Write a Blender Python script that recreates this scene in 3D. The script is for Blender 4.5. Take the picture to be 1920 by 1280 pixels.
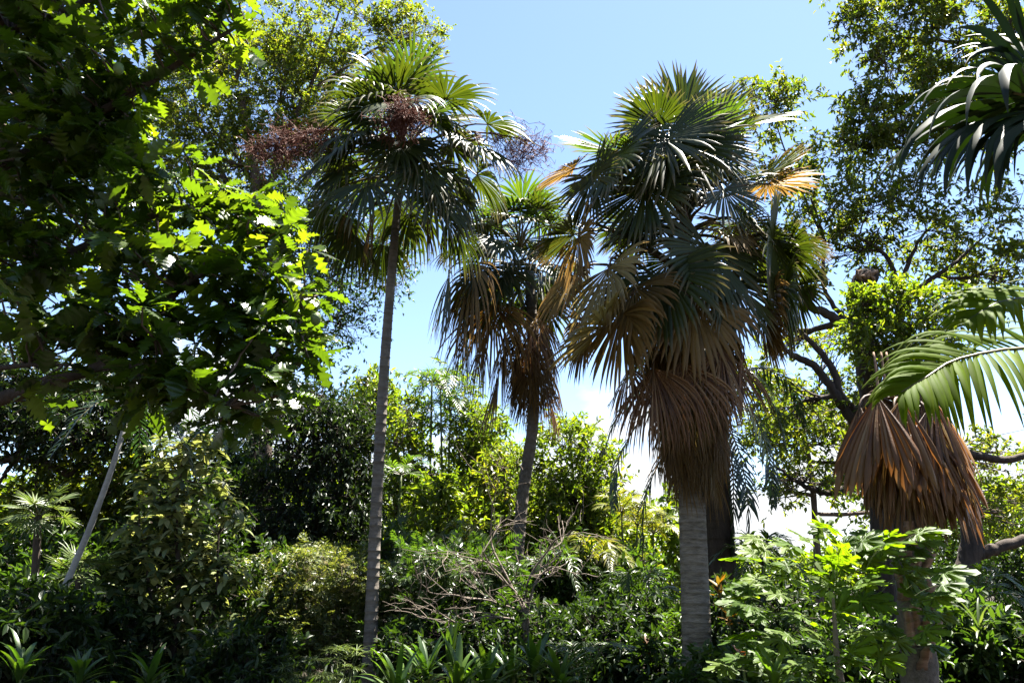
import bpy, math, random
import numpy as np
from mathutils import Vector, Matrix, Quaternion

# ------------------------------------------------------------------ camera, sky, sun, exposure
for o in list(bpy.data.objects):
    bpy.data.objects.remove(o)
SC = bpy.context.scene
C = SC.collection
PITCH = math.radians(17.0)
FPX = 1493.0                      # focal length in photo pixels (1920 wide)
CAMZ = 1.6
cam_d = bpy.data.cameras.new('camera')
cam_d.sensor_width = 36.0
cam_d.lens = 36.0 * FPX / 1920.0
cam_d.clip_end = 5000
cam_d.clip_start = 0.05
cam = bpy.data.objects.new('camera', cam_d)
C.objects.link(cam)
cam.location = (0, 0, CAMZ)
cam.rotation_euler = (math.pi / 2 + PITCH, 0, 0)
SC.camera = cam

SUN_EL, SUN_AZ = math.radians(69), math.radians(48)      # azimuth from +Y towards +X
world = bpy.data.worlds.new('World')
SC.world = world
world.use_nodes = True
wt = world.node_tree
wt.nodes.clear()
wo = wt.nodes.new('ShaderNodeOutputWorld')
bg = wt.nodes.new('ShaderNodeBackground')
bg.inputs['Strength'].default_value = 0.05
sky = wt.nodes.new('ShaderNodeTexSky')
sky.sky_type = 'NISHITA'
sky.sun_disc = False
sky.sun_elevation = SUN_EL
sky.sun_rotation = SUN_AZ
sky.air_density = 0.75
sky.dust_density = 0.25
sky.ozone_density = 1.0
tc = wt.nodes.new('ShaderNodeTexCoord')
nz = wt.nodes.new('ShaderNodeTexNoise')
nz.inputs['Scale'].default_value = 3.2
nz.inputs['Detail'].default_value = 7
nz.inputs['Roughness'].default_value = 0.55
mp = wt.nodes.new('ShaderNodeMapping')
mp.inputs['Scale'].default_value = (1, 1, 2.2)
mp.inputs['Location'].default_value = (0.35, 0.1, 0.0)
sep = wt.nodes.new('ShaderNodeSeparateXYZ')
wt.links.new(tc.outputs['Generated'], mp.inputs['Vector'])
wt.links.new(mp.outputs['Vector'], nz.inputs['Vector'])
wt.links.new(tc.outputs['Generated'], sep.inputs['Vector'])
mr = wt.nodes.new('ShaderNodeMapRange')               # fewer clouds higher up
mr.inputs['From Min'].default_value = 0.05
mr.inputs['From Max'].default_value = 0.42
mr.inputs['To Min'].default_value = 0.17
mr.inputs['To Max'].default_value = -0.22
wt.links.new(sep.outputs['Z'], mr.inputs['Value'])
ad = wt.nodes.new('ShaderNodeMath')
ad.operation = 'ADD'
wt.links.new(nz.outputs['Fac'], ad.inputs[0])
wt.links.new(mr.outputs['Result'], ad.inputs[1])
cr = wt.nodes.new('ShaderNodeMapRange')
cr.interpolation_type = 'SMOOTHSTEP'
cr.inputs['From Min'].default_value = 0.50
cr.inputs['From Max'].default_value = 0.62
wt.links.new(ad.outputs[0], cr.inputs['Value'])
mx = wt.nodes.new('ShaderNodeMix')
mx.data_type = 'RGBA'
wt.links.new(cr.outputs['Result'], mx.inputs['Factor'])
wt.links.new(sky.outputs['Color'], mx.inputs[6])
mx.inputs[7].default_value = (3.6, 3.7, 3.8, 1)
wt.links.new(mx.outputs[2], bg.inputs['Color'])
wt.links.new(bg.outputs[0], wo.inputs['Surface'])

sun_d = bpy.data.lights.new('sun', 'SUN')
sun_d.energy = 5.0
sun_d.angle = math.radians(0.53)
sun_d.color = (1.0, 0.95, 0.86)
sun = bpy.data.objects.new('sun', sun_d)
C.objects.link(sun)
sv = Vector((math.sin(SUN_AZ) * math.cos(SUN_EL), math.cos(SUN_AZ) * math.cos(SUN_EL), math.sin(SUN_EL)))
sun.rotation_euler = sv.to_track_quat('Z', 'Y').to_euler()
sun.location = sv * 60

SC.view_settings.view_transform = 'Standard'
SC.view_settings.look = 'None'
SC.view_settings.gamma = 1.0
SC.view_settings.exposure = 2.9
SC.view_settings.use_curve_mapping = False
SC.render.engine = 'CYCLES'
SC.cycles.max_bounces = 7
SC.cycles.diffuse_bounces = 2
SC.cycles.glossy_bounces = 2
SC.cycles.transmission_bounces = 4
SC.cycles.caustics_reflective = False
SC.cycles.caustics_refractive = False
SC.cycles.use_denoising = True

# ------------------------------------------------------------------ helpers
rnd = random.Random(11)
NR = np.random.default_rng(7)
CP, SP = math.cos(PITCH), math.sin(PITCH)

def P(px, py, Y):
    """world point seen at photo pixel (px,py), at world distance Y in front of the camera"""
    dx, dy = (px - 960.0) / FPX, (640.0 - py) / FPX
    yy = CP - dy * SP
    zz = SP + dy * CP
    s = Y / yy
    return np.array([dx * s, Y, CAMZ + zz * s])

def mpp(px, py, Y):
    """metres per photo pixel there"""
    dy = (640.0 - py) / FPX
    return Y / (CP - dy * SP) / FPX

def unit(v):
    v = np.asarray(v, float)
    return v / (np.linalg.norm(v) + 1e-9)

def vec(v):
    return Vector((float(v[0]), float(v[1]), float(v[2])))

class MB:
    """collects vertices and faces of one mesh"""
    def __init__(s):
        s.v, s.t, s.f, s.n = [], [], [], 0
        s.bf = []                       # big blocks of faces as arrays
    def add(s, verts, faces, t=None):
        verts = np.asarray(verts, float)
        k = len(verts)
        s.v.append(verts)
        s.t.append(np.zeros(k) if t is None else np.asarray(t, float))
        s.f += [tuple(i + s.n for i in f) for f in faces]
        s.n += k
    def add_block(s, verts, farr, t=None):
        """verts (N,3), farr int array (M,k)"""
        s.v.append(verts)
        s.t.append(np.zeros(len(verts)) if t is None else t)
        s.bf.append(farr + s.n)
        s.n += len(verts)
    def tube(s, pts, radii, sides=8, cap=True, tt=None):
        pts = np.asarray(pts, float)
        n = len(pts)
        tang = np.gradient(pts, axis=0)
        tang /= (np.linalg.norm(tang, axis=1, keepdims=True) + 1e-9)
        ref = np.array([1.0, 0, 0]) if abs(tang[0][0]) < 0.8 else np.array([0, 1.0, 0])
        vs = []
        a = np.linspace(0, 2 * math.pi, sides, endpoint=False)
        u = unit(ref - tang[0] * np.dot(ref, tang[0]))
        for i in range(n):
            u = unit(u - tang[i] * np.dot(u, tang[i]))
            w = np.cross(tang[i], u)
            vs.append(pts[i] + radii[i] * (np.outer(np.cos(a), u) + np.outer(np.sin(a), w)))
        vs = np.concatenate(vs)
        fs = []
        for i in range(n - 1):
            for j in range(sides):
                k = (j + 1) % sides
                fs.append((i * sides + j, i * sides + k, (i + 1) * sides + k, (i + 1) * sides + j))
        if cap and sides > 3:
            fs.append(tuple(range(sides))[::-1])
            fs.append(tuple((n - 1) * sides + j for j in range(sides)))
        s.add(vs, fs, np.repeat(np.linspace(0, 1, n) if tt is None else tt, sides))
    def mesh(s, name, mat, origin=(0, 0, 0), smooth=True):
        me = bpy.data.meshes.new(name)
        V = np.concatenate(s.v) - np.asarray(origin, float)
        T = np.concatenate(s.t)
        loops, starts, tot = [], [], 0
        if s.f:
            lens = np.array([len(f) for f in s.f])
            loops.append(np.fromiter((i for f in s.f for i in f), int))
            starts.append(np.concatenate([[0], np.cumsum(lens)[:-1]]))
            tot += int(lens.sum())
        for b in s.bf:
            loops.append(b.ravel())
            starts.append(tot + np.arange(len(b)) * b.shape[1])
            tot += b.size
        L = np.concatenate(loops).astype(np.int32)
        S = np.concatenate(starts).astype(np.int32)
        me.vertices.add(len(V))
        me.vertices.foreach_set('co', V.astype(np.float32).ravel())
        me.loops.add(len(L))
        me.loops.foreach_set('vertex_index', L)
        me.polygons.add(len(S))
        me.polygons.foreach_set('loop_start', S)
        me.polygons.foreach_set('use_smooth', np.full(len(S), smooth, bool))
        at = me.attributes.new('along', 'FLOAT', 'POINT')
        at.data.foreach_set('value', T.astype(np.float32))
        me.update(calc_edges=True)
        if mat:
            me.materials.append(mat)
        return me

def link(name, me, parent=None, loc=(0, 0, 0)):
    o = bpy.data.objects.new(name, me)
    C.objects.link(o)
    o.location = vec(loc)
    if parent is not None:
        o.parent = parent
    return o

def thing(name, label, cat, base, group=None):
    o = bpy.data.objects.new(name, None)
    C.objects.link(o)
    o.location = vec(base)
    o.empty_display_size = 0.2
    o['label'] = label
    o['category'] = cat
    if group:
        o['group'] = group
    return o

def part(name, mb, mat, root, parent=None, stuff=False, label=None, smooth=True):
    """mesh built in world coordinates, hung under the thing (or under one of its parts, which sit at the same origin)"""
    o = link(name, mb.mesh(name, mat, root.location, smooth), parent or root)
    if stuff:
        o['kind'] = 'stuff'
    if label:
        o['label'] = label
    return o

def curve(pts, n):
    """Catmull-Rom through pts, n samples"""
    p = np.asarray(pts, float)
    if len(p) == 2:
        return p[0] + np.linspace(0, 1, n)[:, None] * (p[1] - p[0])
    q = np.vstack([2 * p[0] - p[1], p, 2 * p[-1] - p[-2]])
    m = len(p) - 1
    out = []
    for s in np.linspace(0, m - 1e-6, n):
        i = int(s); t = s - i
        a, b, c, d = q[i], q[i + 1], q[i + 2], q[i + 3]
        out.append(0.5 * ((2 * b) + (c - a) * t + (2 * a - 5 * b + 4 * c - d) * t * t + (3 * b - a - 3 * c + d) * t ** 3))
    return np.array(out)

# ------------------------------------------------------------------ materials
MATS = {}
KLEAF = 0.70
def leaf_mat(name, cols, tcol, trans=0.45, rough=0.38, spec=0.5, tip=None, tip_from=0.7, tip_amt=1.0, rib=0.0):
    m = bpy.data.materials.new(name)
    m.use_nodes = True
    t = m.node_tree
    t.nodes.clear()
    N, Lk = t.nodes.new, t.links.new
    out = N('ShaderNodeOutputMaterial')
    geo = N('ShaderNodeNewGeometry')
    oi = N('ShaderNodeObjectInfo')
    s0 = N('ShaderNodeMath'); s0.operation = 'ADD'
    Lk(geo.outputs['Random Per Island'], s0.inputs[0]); Lk(oi.outputs['Random'], s0.inputs[1])
    s1 = N('ShaderNodeMath'); s1.operation = 'FRACT'
    Lk(s0.outputs[0], s1.inputs[0])
    ramp = N('ShaderNodeValToRGB')
    while len(ramp.color_ramp.elements) < len(cols):
        ramp.color_ramp.elements.new(0.5)
    for i, c in enumerate(cols):
        ramp.color_ramp.elements[i].position = i / max(1, len(cols) - 1)
        ramp.color_ramp.elements[i].color = (*[x * KLEAF for x in c], 1)
    Lk(s1.outputs[0], ramp.inputs[0])
    # fine mottling
    nt = N('ShaderNodeTexNoise'); nt.inputs['Scale'].default_value = 9.0; nt.inputs['Detail'].default_value = 4
    tcn = N('ShaderNodeTexCoord')
    Lk(tcn.outputs['Object'], nt.inputs['Vector'])
    mr_ = N('ShaderNodeMapRange'); mr_.inputs['To Min'].default_value = 0.7; mr_.inputs['To Max'].default_value = 1.3
    Lk(nt.outputs['Fac'], mr_.inputs['Value'])
    mul = N('ShaderNodeVectorMath'); mul.operation = 'SCALE'
    Lk(ramp.outputs['Color'], mul.inputs[0]); Lk(mr_.outputs['Result'], mul.inputs['Scale'])
    col = mul.outputs[0]
    tc_ = N('ShaderNodeVectorMath'); tc_.operation = 'MULTIPLY'
    tc_.inputs[1].default_value = tcol
    Lk(col, tc_.inputs[0])
    tco = tc_.outputs[0]
    if tip:
        at = N('ShaderNodeAttribute'); at.attribute_name = 'along'
        ns = N('ShaderNodeMath'); ns.operation = 'MULTIPLY_ADD'
        ns.inputs[1].default_value = 0.35
        Lk(nt.outputs['Fac'], ns.inputs[0]); Lk(at.outputs['Fac'], ns.inputs[2])
        mp_ = N('ShaderNodeMapRange'); mp_.interpolation_type = 'SMOOTHSTEP'
        mp_.inputs['From Min'].default_value = tip_from + 0.1
        mp_.inputs['From Max'].default_value = tip_from + 0.4
        mp_.inputs['To Max'].default_value = tip_amt
        Lk(ns.outputs[0], mp_.inputs['Value'])
        mi = N('ShaderNodeMix'); mi.data_type = 'RGBA'
        Lk(mp_.outputs['Result'], mi.inputs['Factor']); Lk(col, mi.inputs[6])
        mi.inputs[7].default_value = (*[x * KLEAF for x in tip], 1)
        mi2 = N('ShaderNodeMix'); mi2.data_type = 'RGBA'
        Lk(mp_.outputs['Result'], mi2.inputs['Factor']); Lk(tco, mi2.inputs[6])
        mi2.inputs[7].default_value = (*[min(0.9, x * 1.1 * KLEAF) for x in tip], 1)
        col, tco = mi.outputs[2], mi2.outputs[2]
    pb = N('ShaderNodeBsdfPrincipled')
    pb.inputs['Roughness'].default_value = rough
    pb.inputs['Specular IOR Level'].default_value = spec
    Lk(col, pb.inputs['Base Color'])
    tr = N('ShaderNodeBsdfTranslucent')
    Lk(tco, tr.inputs['Color'])
    ms = N('ShaderNodeMixShader'); ms.inputs[0].default_value = trans
    Lk(pb.outputs[0], ms.inputs[1]); Lk(tr.outputs[0], ms.inputs[2])
    Lk(ms.outputs[0], out.inputs['Surface'])
    if rib:
        wv = N('ShaderNodeTexNoise'); wv.inputs['Scale'].default_value = 40
        bp = N('ShaderNodeBump'); bp.inputs['Strength'].default_value = rib; bp.inputs['Distance'].default_value = 0.01
        Lk(tcn.outputs['Object'], wv.inputs['Vector']); Lk(wv.outputs['Fac'], bp.inputs['Height'])
        Lk(bp.outputs[0], pb.inputs['Normal'])
    MATS[name] = m
    return m

def bark_mat(name, c1, c2, scale=(12, 12, 3), bump=0.6, rough=0.9, dist=0.03):
    m = bpy.data.materials.new(name)
    m.use_nodes = True
    t = m.node_tree
    N, Lk = t.nodes.new, t.links.new
    pb = t.nodes['Principled BSDF']
    pb.inputs['Roughness'].default_value = rough
    pb.inputs['Specular IOR Level'].default_value = 0.25
    tcn = N('ShaderNodeTexCoord')
    mp_ = N('ShaderNodeMapping'); mp_.inputs['Scale'].default_value = scale
    nt = N('ShaderNodeTexNoise'); nt.inputs['Detail'].default_value = 8; nt.inputs['Scale'].default_value = 1.0
    nt.inputs['Roughness'].default_value = 0.65
    Lk(tcn.outputs['Object'], mp_.inputs[0]); Lk(mp_.outputs[0], nt.inputs['Vector'])
    n2 = N('ShaderNodeTexNoise'); n2.inputs['Scale'].default_value = 1.7; n2.inputs['Detail'].default_value = 5
    Lk(tcn.outputs['Object'], n2.inputs['Vector'])
    avg = N('ShaderNodeMath'); avg.operation = 'MULTIPLY_ADD'; avg.inputs[1].default_value = 0.6
    Lk(nt.outputs['Fac'], avg.inputs[0])
    h = N('ShaderNodeMath'); h.operation = 'MULTIPLY'; h.inputs[1].default_value = 0.4
    Lk(n2.outputs['Fac'], h.inputs[0]); Lk(h.outputs[0], avg.inputs[2])
    ramp = N('ShaderNodeValToRGB')
    ramp.color_ramp.elements[0].position = 0.36; ramp.color_ramp.elements[0].color = (*c1, 1)
    ramp.color_ramp.elements[1].position = 0.66; ramp.color_ramp.elements[1].color = (*c2, 1)
    Lk(avg.outputs[0], ramp.inputs[0]); Lk(ramp.outputs[0], pb.inputs['Base Color'])
    bp = N('ShaderNodeBump'); bp.inputs['Strength'].default_value = bump; bp.inputs['Distance'].default_value = dist
    Lk(nt.outputs['Fac'], bp.inputs['Height']); Lk(bp.outputs[0], pb.inputs['Normal'])
    MATS[name] = m
    return m

G = leaf_mat
G('palm_green', [(.026, .038, .008), (.039, .053, .010), (.056, .067, .012)], (2.3, 2.5, .6), .26, .42, .26, (.19, .14, .06), .74, .8)
G('palm_fresh', [(.032, .06, .014), (.045, .078, .018), (.065, .095, .022)], (2.5, 2.6, .5), .36, .36, .42, (.20, .14, .05), .76, .7)
G('palm_dark', [(.007, .014, .004), (.010, .019, .005), (.015, .026, .006)], (1.8, 2.4, .6), .10, .5, .12, (.08, .07, .03), .88, .6)  # shade on the near palm is put into this darker leaf colour
G('palm_yellow', [(.035, .052, .012), (.055, .065, .015), (.085, .078, .02)], (1.7, 1.8, .6), .28, .45, .36, (.17, .095, .032), .66, .85)
G('palm_tan', [(.13, .085, .022), (.24, .155, .042), (.34, .23, .07)], (1.5, 1.25, .7), .42, .5, .3, (.26, .15, .045), .55, .8)
G('palm_straw', [(.24, .18, .06), (.32, .25, .09), (.38, .31, .13)], (1.3, 1.15, .7), .4, .45, .35, (.25, .15, .05), .75, .7)
G('palm_dead', [(.055, .028, .008), (.13, .070, .017), (.25, .15, .040)], (1.6, 1.25, .6), .40, .55, .25, (.23, .135, .036), .3, .6)
G('palm_rust', [(.075, .032, .010), (.17, .074, .022), (.27, .135, .045), (.46, .30, .15)], (1.6, 1.15, .6), .34, .45, .35, (.26, .12, .036), .5, .5, .3)
G('breadfruit', [(.020, .040, .008), (.032, .066, .010), (.050, .095, .012), (.085, .125, .015)], (3.5, 3.1, .5), .45, .30, .5, rib=.25)
G('papaya', [(.06, .12, .010), (.085, .155, .013), (.12, .18, .018)], (2.8, 2.6, .35), .5, .45, .2, rib=.2)
G('feather', [(.085, .14, .005), (.11, .18, .006), (.135, .20, .008)], (2.6, 2.4, .3), .5, .6, .05, (.16, .15, .05), .85, .7)
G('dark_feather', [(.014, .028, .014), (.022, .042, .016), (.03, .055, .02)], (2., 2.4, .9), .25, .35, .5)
G('yellow_tree', [(.055, .09, .013), (.09, .135, .017), (.13, .17, .022), (.17, .165, .035)], (2.4, 2.3, .5), .54, .38, .4)
G('olive_tree', [(.045, .08, .014), (.07, .11, .016), (.105, .14, .02), (.15, .15, .03)], (2.4, 2.3, .5), .5, .38, .4)
G('dark_tree', [(.012, .024, .010), (.02, .038, .012), (.03, .05, .014)], (2.4, 2.5, .5), .28, .42, .3)  # crown shade is put into the leaf colour, hence so dark
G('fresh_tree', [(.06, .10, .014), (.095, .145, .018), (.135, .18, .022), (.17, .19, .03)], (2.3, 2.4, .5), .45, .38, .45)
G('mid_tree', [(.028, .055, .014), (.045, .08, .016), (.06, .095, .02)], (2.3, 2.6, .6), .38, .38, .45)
G('under_leaf', [(.014, .030, .010), (.024, .048, .012), (.04, .07, .016)], (2.4, 2.5, .5), .34, .42, .3)  # understory shade deepened in the leaf colour itself
G('pale_leaf', [(.035, .06, .022), (.11, .15, .055), (.26, .29, .12), (.42, .42, .21)], (1.5, 1.5, .7), .34, .4, .4)
G('elder_leaf', [(.045, .07, .018), (.08, .11, .025), (.14, .165, .045), (.20, .20, .07)], (1.9, 1.9, .7), .35, .42, .4)
G('ginger_leaf', [(.04, .085, .018), (.06, .12, .02), (.10, .16, .025)], (2.2, 2.4, .5), .38, .33, .55)
G('croton_leaf', [(.16, .11, .015), (.24, .13, .015), (.09, .11, .02)], (1.6, 1.3, .5), .4, .36, .5)
G('orange_leaf', [(.16, .05, .02), (.22, .09, .03), (.10, .05, .02)], (1.4, 1.1, .6), .35, .35, .5)
G('grass_leaf', [(.06, .10, .03), (.10, .14, .04), (.15, .18, .06)], (1.8, 1.9, .7), .35, .42, .4)
G('panicle_red', [(.13, .045, .03), (.20, .075, .05), (.27, .12, .08)], (1.2, 1, .9), .2, .7, .2)
G('panicle_mauve', [(.16, .07, .075), (.23, .11, .12), (.28, .15, .15)], (1.2, 1, 1), .2, .7, .2)
G('flower_cream', [(.45, .40, .18), (.6, .55, .3), (.5, .42, .2)], (1., 1., .7), .3, .7, .2)
G('petiole', [(.06, .075, .02), (.10, .09, .03), (.13, .10, .04)], (1, 1, 1), .05, .45, .4)
G('petiole_dead', [(.07, .04, .02), (.11, .065, .03), (.14, .09, .045)], (1, 1, 1), .05, .6, .3)
G('fruit_green', [(.10, .15, .03), (.13, .19, .04)], (1, 1, .6), .06, .5, .4, rib=.8)
B = bark_mat
B('bark_thin_palm', (0.075, 0.064, 0.053), (0.195, 0.169, 0.143), (9, 9, 26), .5, .85, .02)
B('bark_big_palm', (.07, .056, .038), (.27, .23, .175), (6, 6, 24), 1.0, .9, .03)
B('bark_mid_palm', (0.068, 0.056, 0.045), (0.180, 0.150, 0.120), (14, 14, 14), .9, .9, .04)
B('bark_dark', (.022, .017, .013), (.075, .055, .042), (10, 10, 3), .9, .9, .05)
B('bark_limb', (.045, .032, .026), (.15, .11, .085), (10, 10, 4), .8, .85, .04)
B('bark_twig', (0.072, 0.056, 0.040), (0.192, 0.152, 0.120), (20, 20, 20), .4, .8, .01)
B('bark_pale', (0.195, 0.188, 0.173), (0.345, 0.330, 0.307), (10, 10, 20), .4, .8, .01)
B('boot', (0.128, 0.072, 0.044), (0.336, 0.224, 0.152), (5, 5, 20), .5, .8, .02)
B('stem_green', (.05, .075, .025), (.12, .14, .05), (8, 8, 30), .3, .6, .01)
B('soil', (.012, .010, .007), (.045, .036, .024), (1.5, 1.5, 1.5), 1, .95, .1)

# ------------------------------------------------------------------ ground
gm = MB()
n = 60
xs = np.linspace(-1, 1, n)
gx = np.sign(xs) * np.abs(xs) ** 2.2 * 900
X, Y = np.meshgrid(gx, gx + 20)
Z = 0.12 * np.sin(X * .5) * np.cos(Y * .37) + 0.05 * np.sin(X * 1.3 + Y)
Z = Z * np.clip(1 - np.hypot(X, Y - 20) / 120, 0, 1) - 0.06
vv = np.stack([X.ravel(), Y.ravel(), Z.ravel()], 1)
idx = np.arange(n * n).reshape(n, n)
gm.add_block(vv, np.stack([idx[:-1, :-1].ravel(), idx[:-1, 1:].ravel(), idx[1:, 1:].ravel(), idx[1:, :-1].ravel()], 1))
go = link('ground', gm.mesh('ground', MATS['soil']))
go['kind'] = 'structure'

# ------------------------------------------------------------------ leaf templates (unit length along +x, z up)
def tpl_diamond(w=.42, up=.10, tip=-.08):
    v = np.array([[0, 0, 0], [.5, w / 2, up], [1, 0, tip], [.5, -w / 2, up]])
    return v, np.array([[0, 2, 1], [0, 3, 2]]), np.array([0, .5, 1, .5])
def tpl_leaf(w=.42, up=.07, tip=-.12):
    v = np.array([[0, 0, 0], [.28, w / 2 * .9, up], [.68, w / 2 * .8, up * .6], [1, 0, tip], [.68, -w / 2 * .8, up * .6], [.28, -w / 2 * .9, up]])
    return v, np.array([[0, 3, 2, 1], [0, 5, 4, 3]]), np.array([0, .3, .7, 1, .7, .3])
def tpl_lance(w=.16, tip=-.25):
    v = np.array([[0, 0, 0], [.3, w / 2, .05], [.65, w / 2 * .8, -.02], [1, 0, tip], [.65, -w / 2 * .8, -.02], [.3, -w / 2, .05]])
    return v, np.array([[0, 3, 2, 1], [0, 5, 4, 3]]), np.array([0, .3, .7, 1, .7, .3])
def tpl_palmlet(nb=6, w=.10):
    """a small compound leaf: nb leaflets along a stalk"""
    vs, fs, ts = [], [], []
    for i in range(nb):
        s = .25 + .7 * i / (nb - 1)
        for sd in (1, -1):
            L = .42 * math.sin(math.pi * (.2 + .75 * s))
            hz = math.sin(i * 5.3 + sd * 2.1)
            d = unit([.6 + .15 * hz, sd, -.3 + .35 * hz])
            b = np.array([s, 0, -.12 * s * s])
            sw = unit([1, -sd * .6, .6 * math.cos(i * 3.7 + sd)]) * w * .5
            k = len(vs)
            vs += [b, b + d * L * .5 + sw, b + d * L, b + d * L * .5 - sw]
            fs += [[k, k + 1, k + 2, k + 3]]
            ts += [.1, .5, 1, .5]
    return np.array(vs), np.array(fs), np.array(ts)

def frames(ax, nor):
    """ax,nor (N,3) -> rotation matrices whose columns are x=ax, y, z~nor"""
    ax = ax / (np.linalg.norm(ax, axis=1, keepdims=True) + 1e-9)
    y = np.cross(nor, ax)
    y /= (np.linalg.norm(y, axis=1, keepdims=True) + 1e-9)
    z = np.cross(ax, y)
    return np.stack([ax, y, z], 2)

def scatter(mb, tpl, pos, ax, nor, size):
    v, f, t = tpl
    R = frames(ax, nor)
    W = np.einsum('nij,kj->nki', R, v) * size[:, None, None] + pos[:, None, :]
    k = len(v)
    F = (f[None, :, :] + (np.arange(len(pos)) * k)[:, None, None]).reshape(-1, f.shape[1])
    mb.add_block(W.reshape(-1, 3), F, np.tile(t, len(pos)))

def ball(n, rng=NR, power=.45):
    d = rng.normal(size=(n, 3))
    d /= np.linalg.norm(d, axis=1, keepdims=True)
    return d * (rng.random(n) ** power)[:, None]

def clump_twigs(c, rad, ntw, sub=14, tight=.34, rng=NR):
    """twig centres clustered in sub-blobs inside an ellipsoid: uneven outline with gaps"""
    sb = ball(sub, rng, .4)
    wsub = rng.random(sub) + .35
    k = rng.choice(sub, ntw, p=wsub / wsub.sum())
    g = rng.normal(size=(ntw, 3)) * tight * (0.6 + .8 * rng.random(sub))[k][:, None]
    u = sb[k] + g
    r = np.linalg.norm(u, axis=1, keepdims=True)
    u = np.where(r > 1.25, u / r * 1.25, u)
    out = u / (np.linalg.norm(u, axis=1, keepdims=True) + 1e-6)
    return c + u * rad, out, c + sb * rad

def leaves_on_twigs(mb, tw, out, tpl, lsize, per=10, tlen=.5, droop=.25, upn=1.0, rng=NR, twig_mb=None, spread=.9, trad=.006):
    n = len(tw)
    d = out * .7 + rng.normal(size=(n, 3)) * .5 + np.array([0, 0, .25])
    d /= np.linalg.norm(d, axis=1, keepdims=True)
    tl = tlen * (.6 + .8 * rng.random(n))
    s = rng.random((n, per))
    pos = tw[:, None, :] + d[:, None, :] * (s * tl[:, None])[:, :, None] - np.array([0, 0, 1.]) * (s ** 2 * tl[:, None] * droop)[:, :, None]
    sidev = rng.normal(size=(n, per, 3))
    ax = d[:, None, :] * .6 + sidev / (np.linalg.norm(sidev, axis=2, keepdims=True)) * spread + np.array([0, 0, -droop])
    nor = rng.normal(size=(n, per, 3)) * .55 + np.array([0, 0, upn])
    size = lsize * (.6 + .7 * rng.random((n, per)))
    scatter(mb, tpl, pos.reshape(-1, 3), ax.reshape(-1, 3), nor.reshape(-1, 3), size.reshape(-1))
    if twig_mb is not None:
        # thin three-sided twigs
        a = tw - d * tl[:, None] * .5
        b = tw + d * tl[:, None] - np.array([0, 0, 1.]) * (tl * droop)[:, None]
        u = np.cross(d, rng.normal(size=(n, 3)))
        u /= np.linalg.norm(u, axis=1, keepdims=True)
        w = np.cross(d, u)
        r = trad
        V = np.stack([a + u * r, a - u * r * .5 + w * r * .87, a - u * r * .5 - w * r * .87, b], 1).reshape(-1, 3)
        F = (np.array([[0, 1, 3], [1, 2, 3], [2, 0, 3]])[None] + (np.arange(n) * 4)[:, None, None]).reshape(-1, 3)
        twig_mb.add_block(V, F)

def wobble(a, b, n, amp, rng=rnd):
    p = curve([a, b], n)
    L = np.linalg.norm(np.asarray(b) - a)
    ph = [rng.uniform(0, 6.28) for _ in range(6)]
    s = np.linspace(0, 1, n)
    env = np.sin(np.pi * s)
    off = np.stack([np.sin(s * 7 + ph[0]) + .5 * np.sin(s * 15 + ph[1]), np.sin(s * 6 + ph[2]) + .5 * np.sin(s * 13 + ph[3]), .6 * np.sin(s * 5 + ph[4])], 1)
    return p + off * (env * amp * L)[:, None]

def tree(name, label, cat, base, trunk, trunk_r, clumps, leaf, lmat, bark='bark_dark', limbs=(), tpl=None, per=10, tlen=.5,
         droop=.25, upn=1.0, branchlets=True, group=None, sides=10, spread=.9, sub=14, tight=.34, limb_r=.5, twigs_vis=True, trunk_name='trunk'):
    """clumps: (px,py,Y, rx_px, ry_px, rz_m, ntwigs)"""
    root = thing(name, label, cat, base, group)
    tpl = tpl or tpl_diamond()
    skel = []
    tb = MB()
    tp = curve(trunk, 8 * len(trunk))
    rr = np.linspace(trunk_r, trunk_r * .42, len(tp)) * (1 + .06 * np.sin(np.arange(len(tp)) * 1.7))
    rr[:3] *= np.array([1.35, 1.15, 1.05])
    tb.tube(tp, rr, sides)
    part(trunk_name, tb, MATS[bark], root)
    skel += list(zip(tp, rr))
    for lp, r0, r1 in limbs:
        m = MB()
        q = curve(lp, 7 * len(lp))
        q = q + NR.normal(size=q.shape) * r0 * .12
        rad = np.linspace(r0, r1, len(q))
        m.tube(q, rad, 8)
        part('limb', m, MATS[bark], root)
        skel += list(zip(q, rad))
    cm, bm, tm = MB(), MB(), MB()
    nb = 0
    for (px, py, Y, rx, ry, rz, ntw) in clumps:
        c = P(px, py, Y)
        k = mpp(px, py, Y)
        rad = np.array([rx * k, rz, ry * k])
        tw, out, subc = clump_twigs(c, rad, ntw, sub, tight)
        leaves_on_twigs(cm, tw, out, tpl, leaf, per, tlen, droop, upn, twig_mb=tm if twigs_vis else None, spread=spread)
        if branchlets:
            sp = np.array([s[0] for s in skel])
            j = int(np.argmin(np.linalg.norm(sp - c, axis=1) + np.maximum(0, sp[:, 2] - c[2]) * 1.5))
            r0 = min(skel[j][1] * .75, .09) * limb_r / .5
            q = wobble(sp[j], c, 8, .05)
            bm.tube(q, np.linspace(r0, r0 * .5, 8), 6, False)
            for e in subc:
                kk = rnd.randrange(3, 8)
                bm.tube(wobble(q[kk], e, 5, .06), np.linspace(r0 * .45, .008, 5), 4, False)
                for t_ in tw[np.argsort(np.linalg.norm(tw - e, axis=1))[:4]]:
                    bm.tube(wobble(e, t_, 3, .05), np.linspace(.012, .004, 3), 3, False)
            nb += 1
    part('crown', cm, MATS[lmat], root, stuff=True, smooth=False)
    if nb:
        for b in tm.v and [tm] or []:
            bm.v += b.v; bm.t += b.t
            bm.bf += [f + bm.n for f in b.bf]
            bm.n += b.n
        part('branchlets', bm, MATS[bark], root, stuff=True)
    return root

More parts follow.
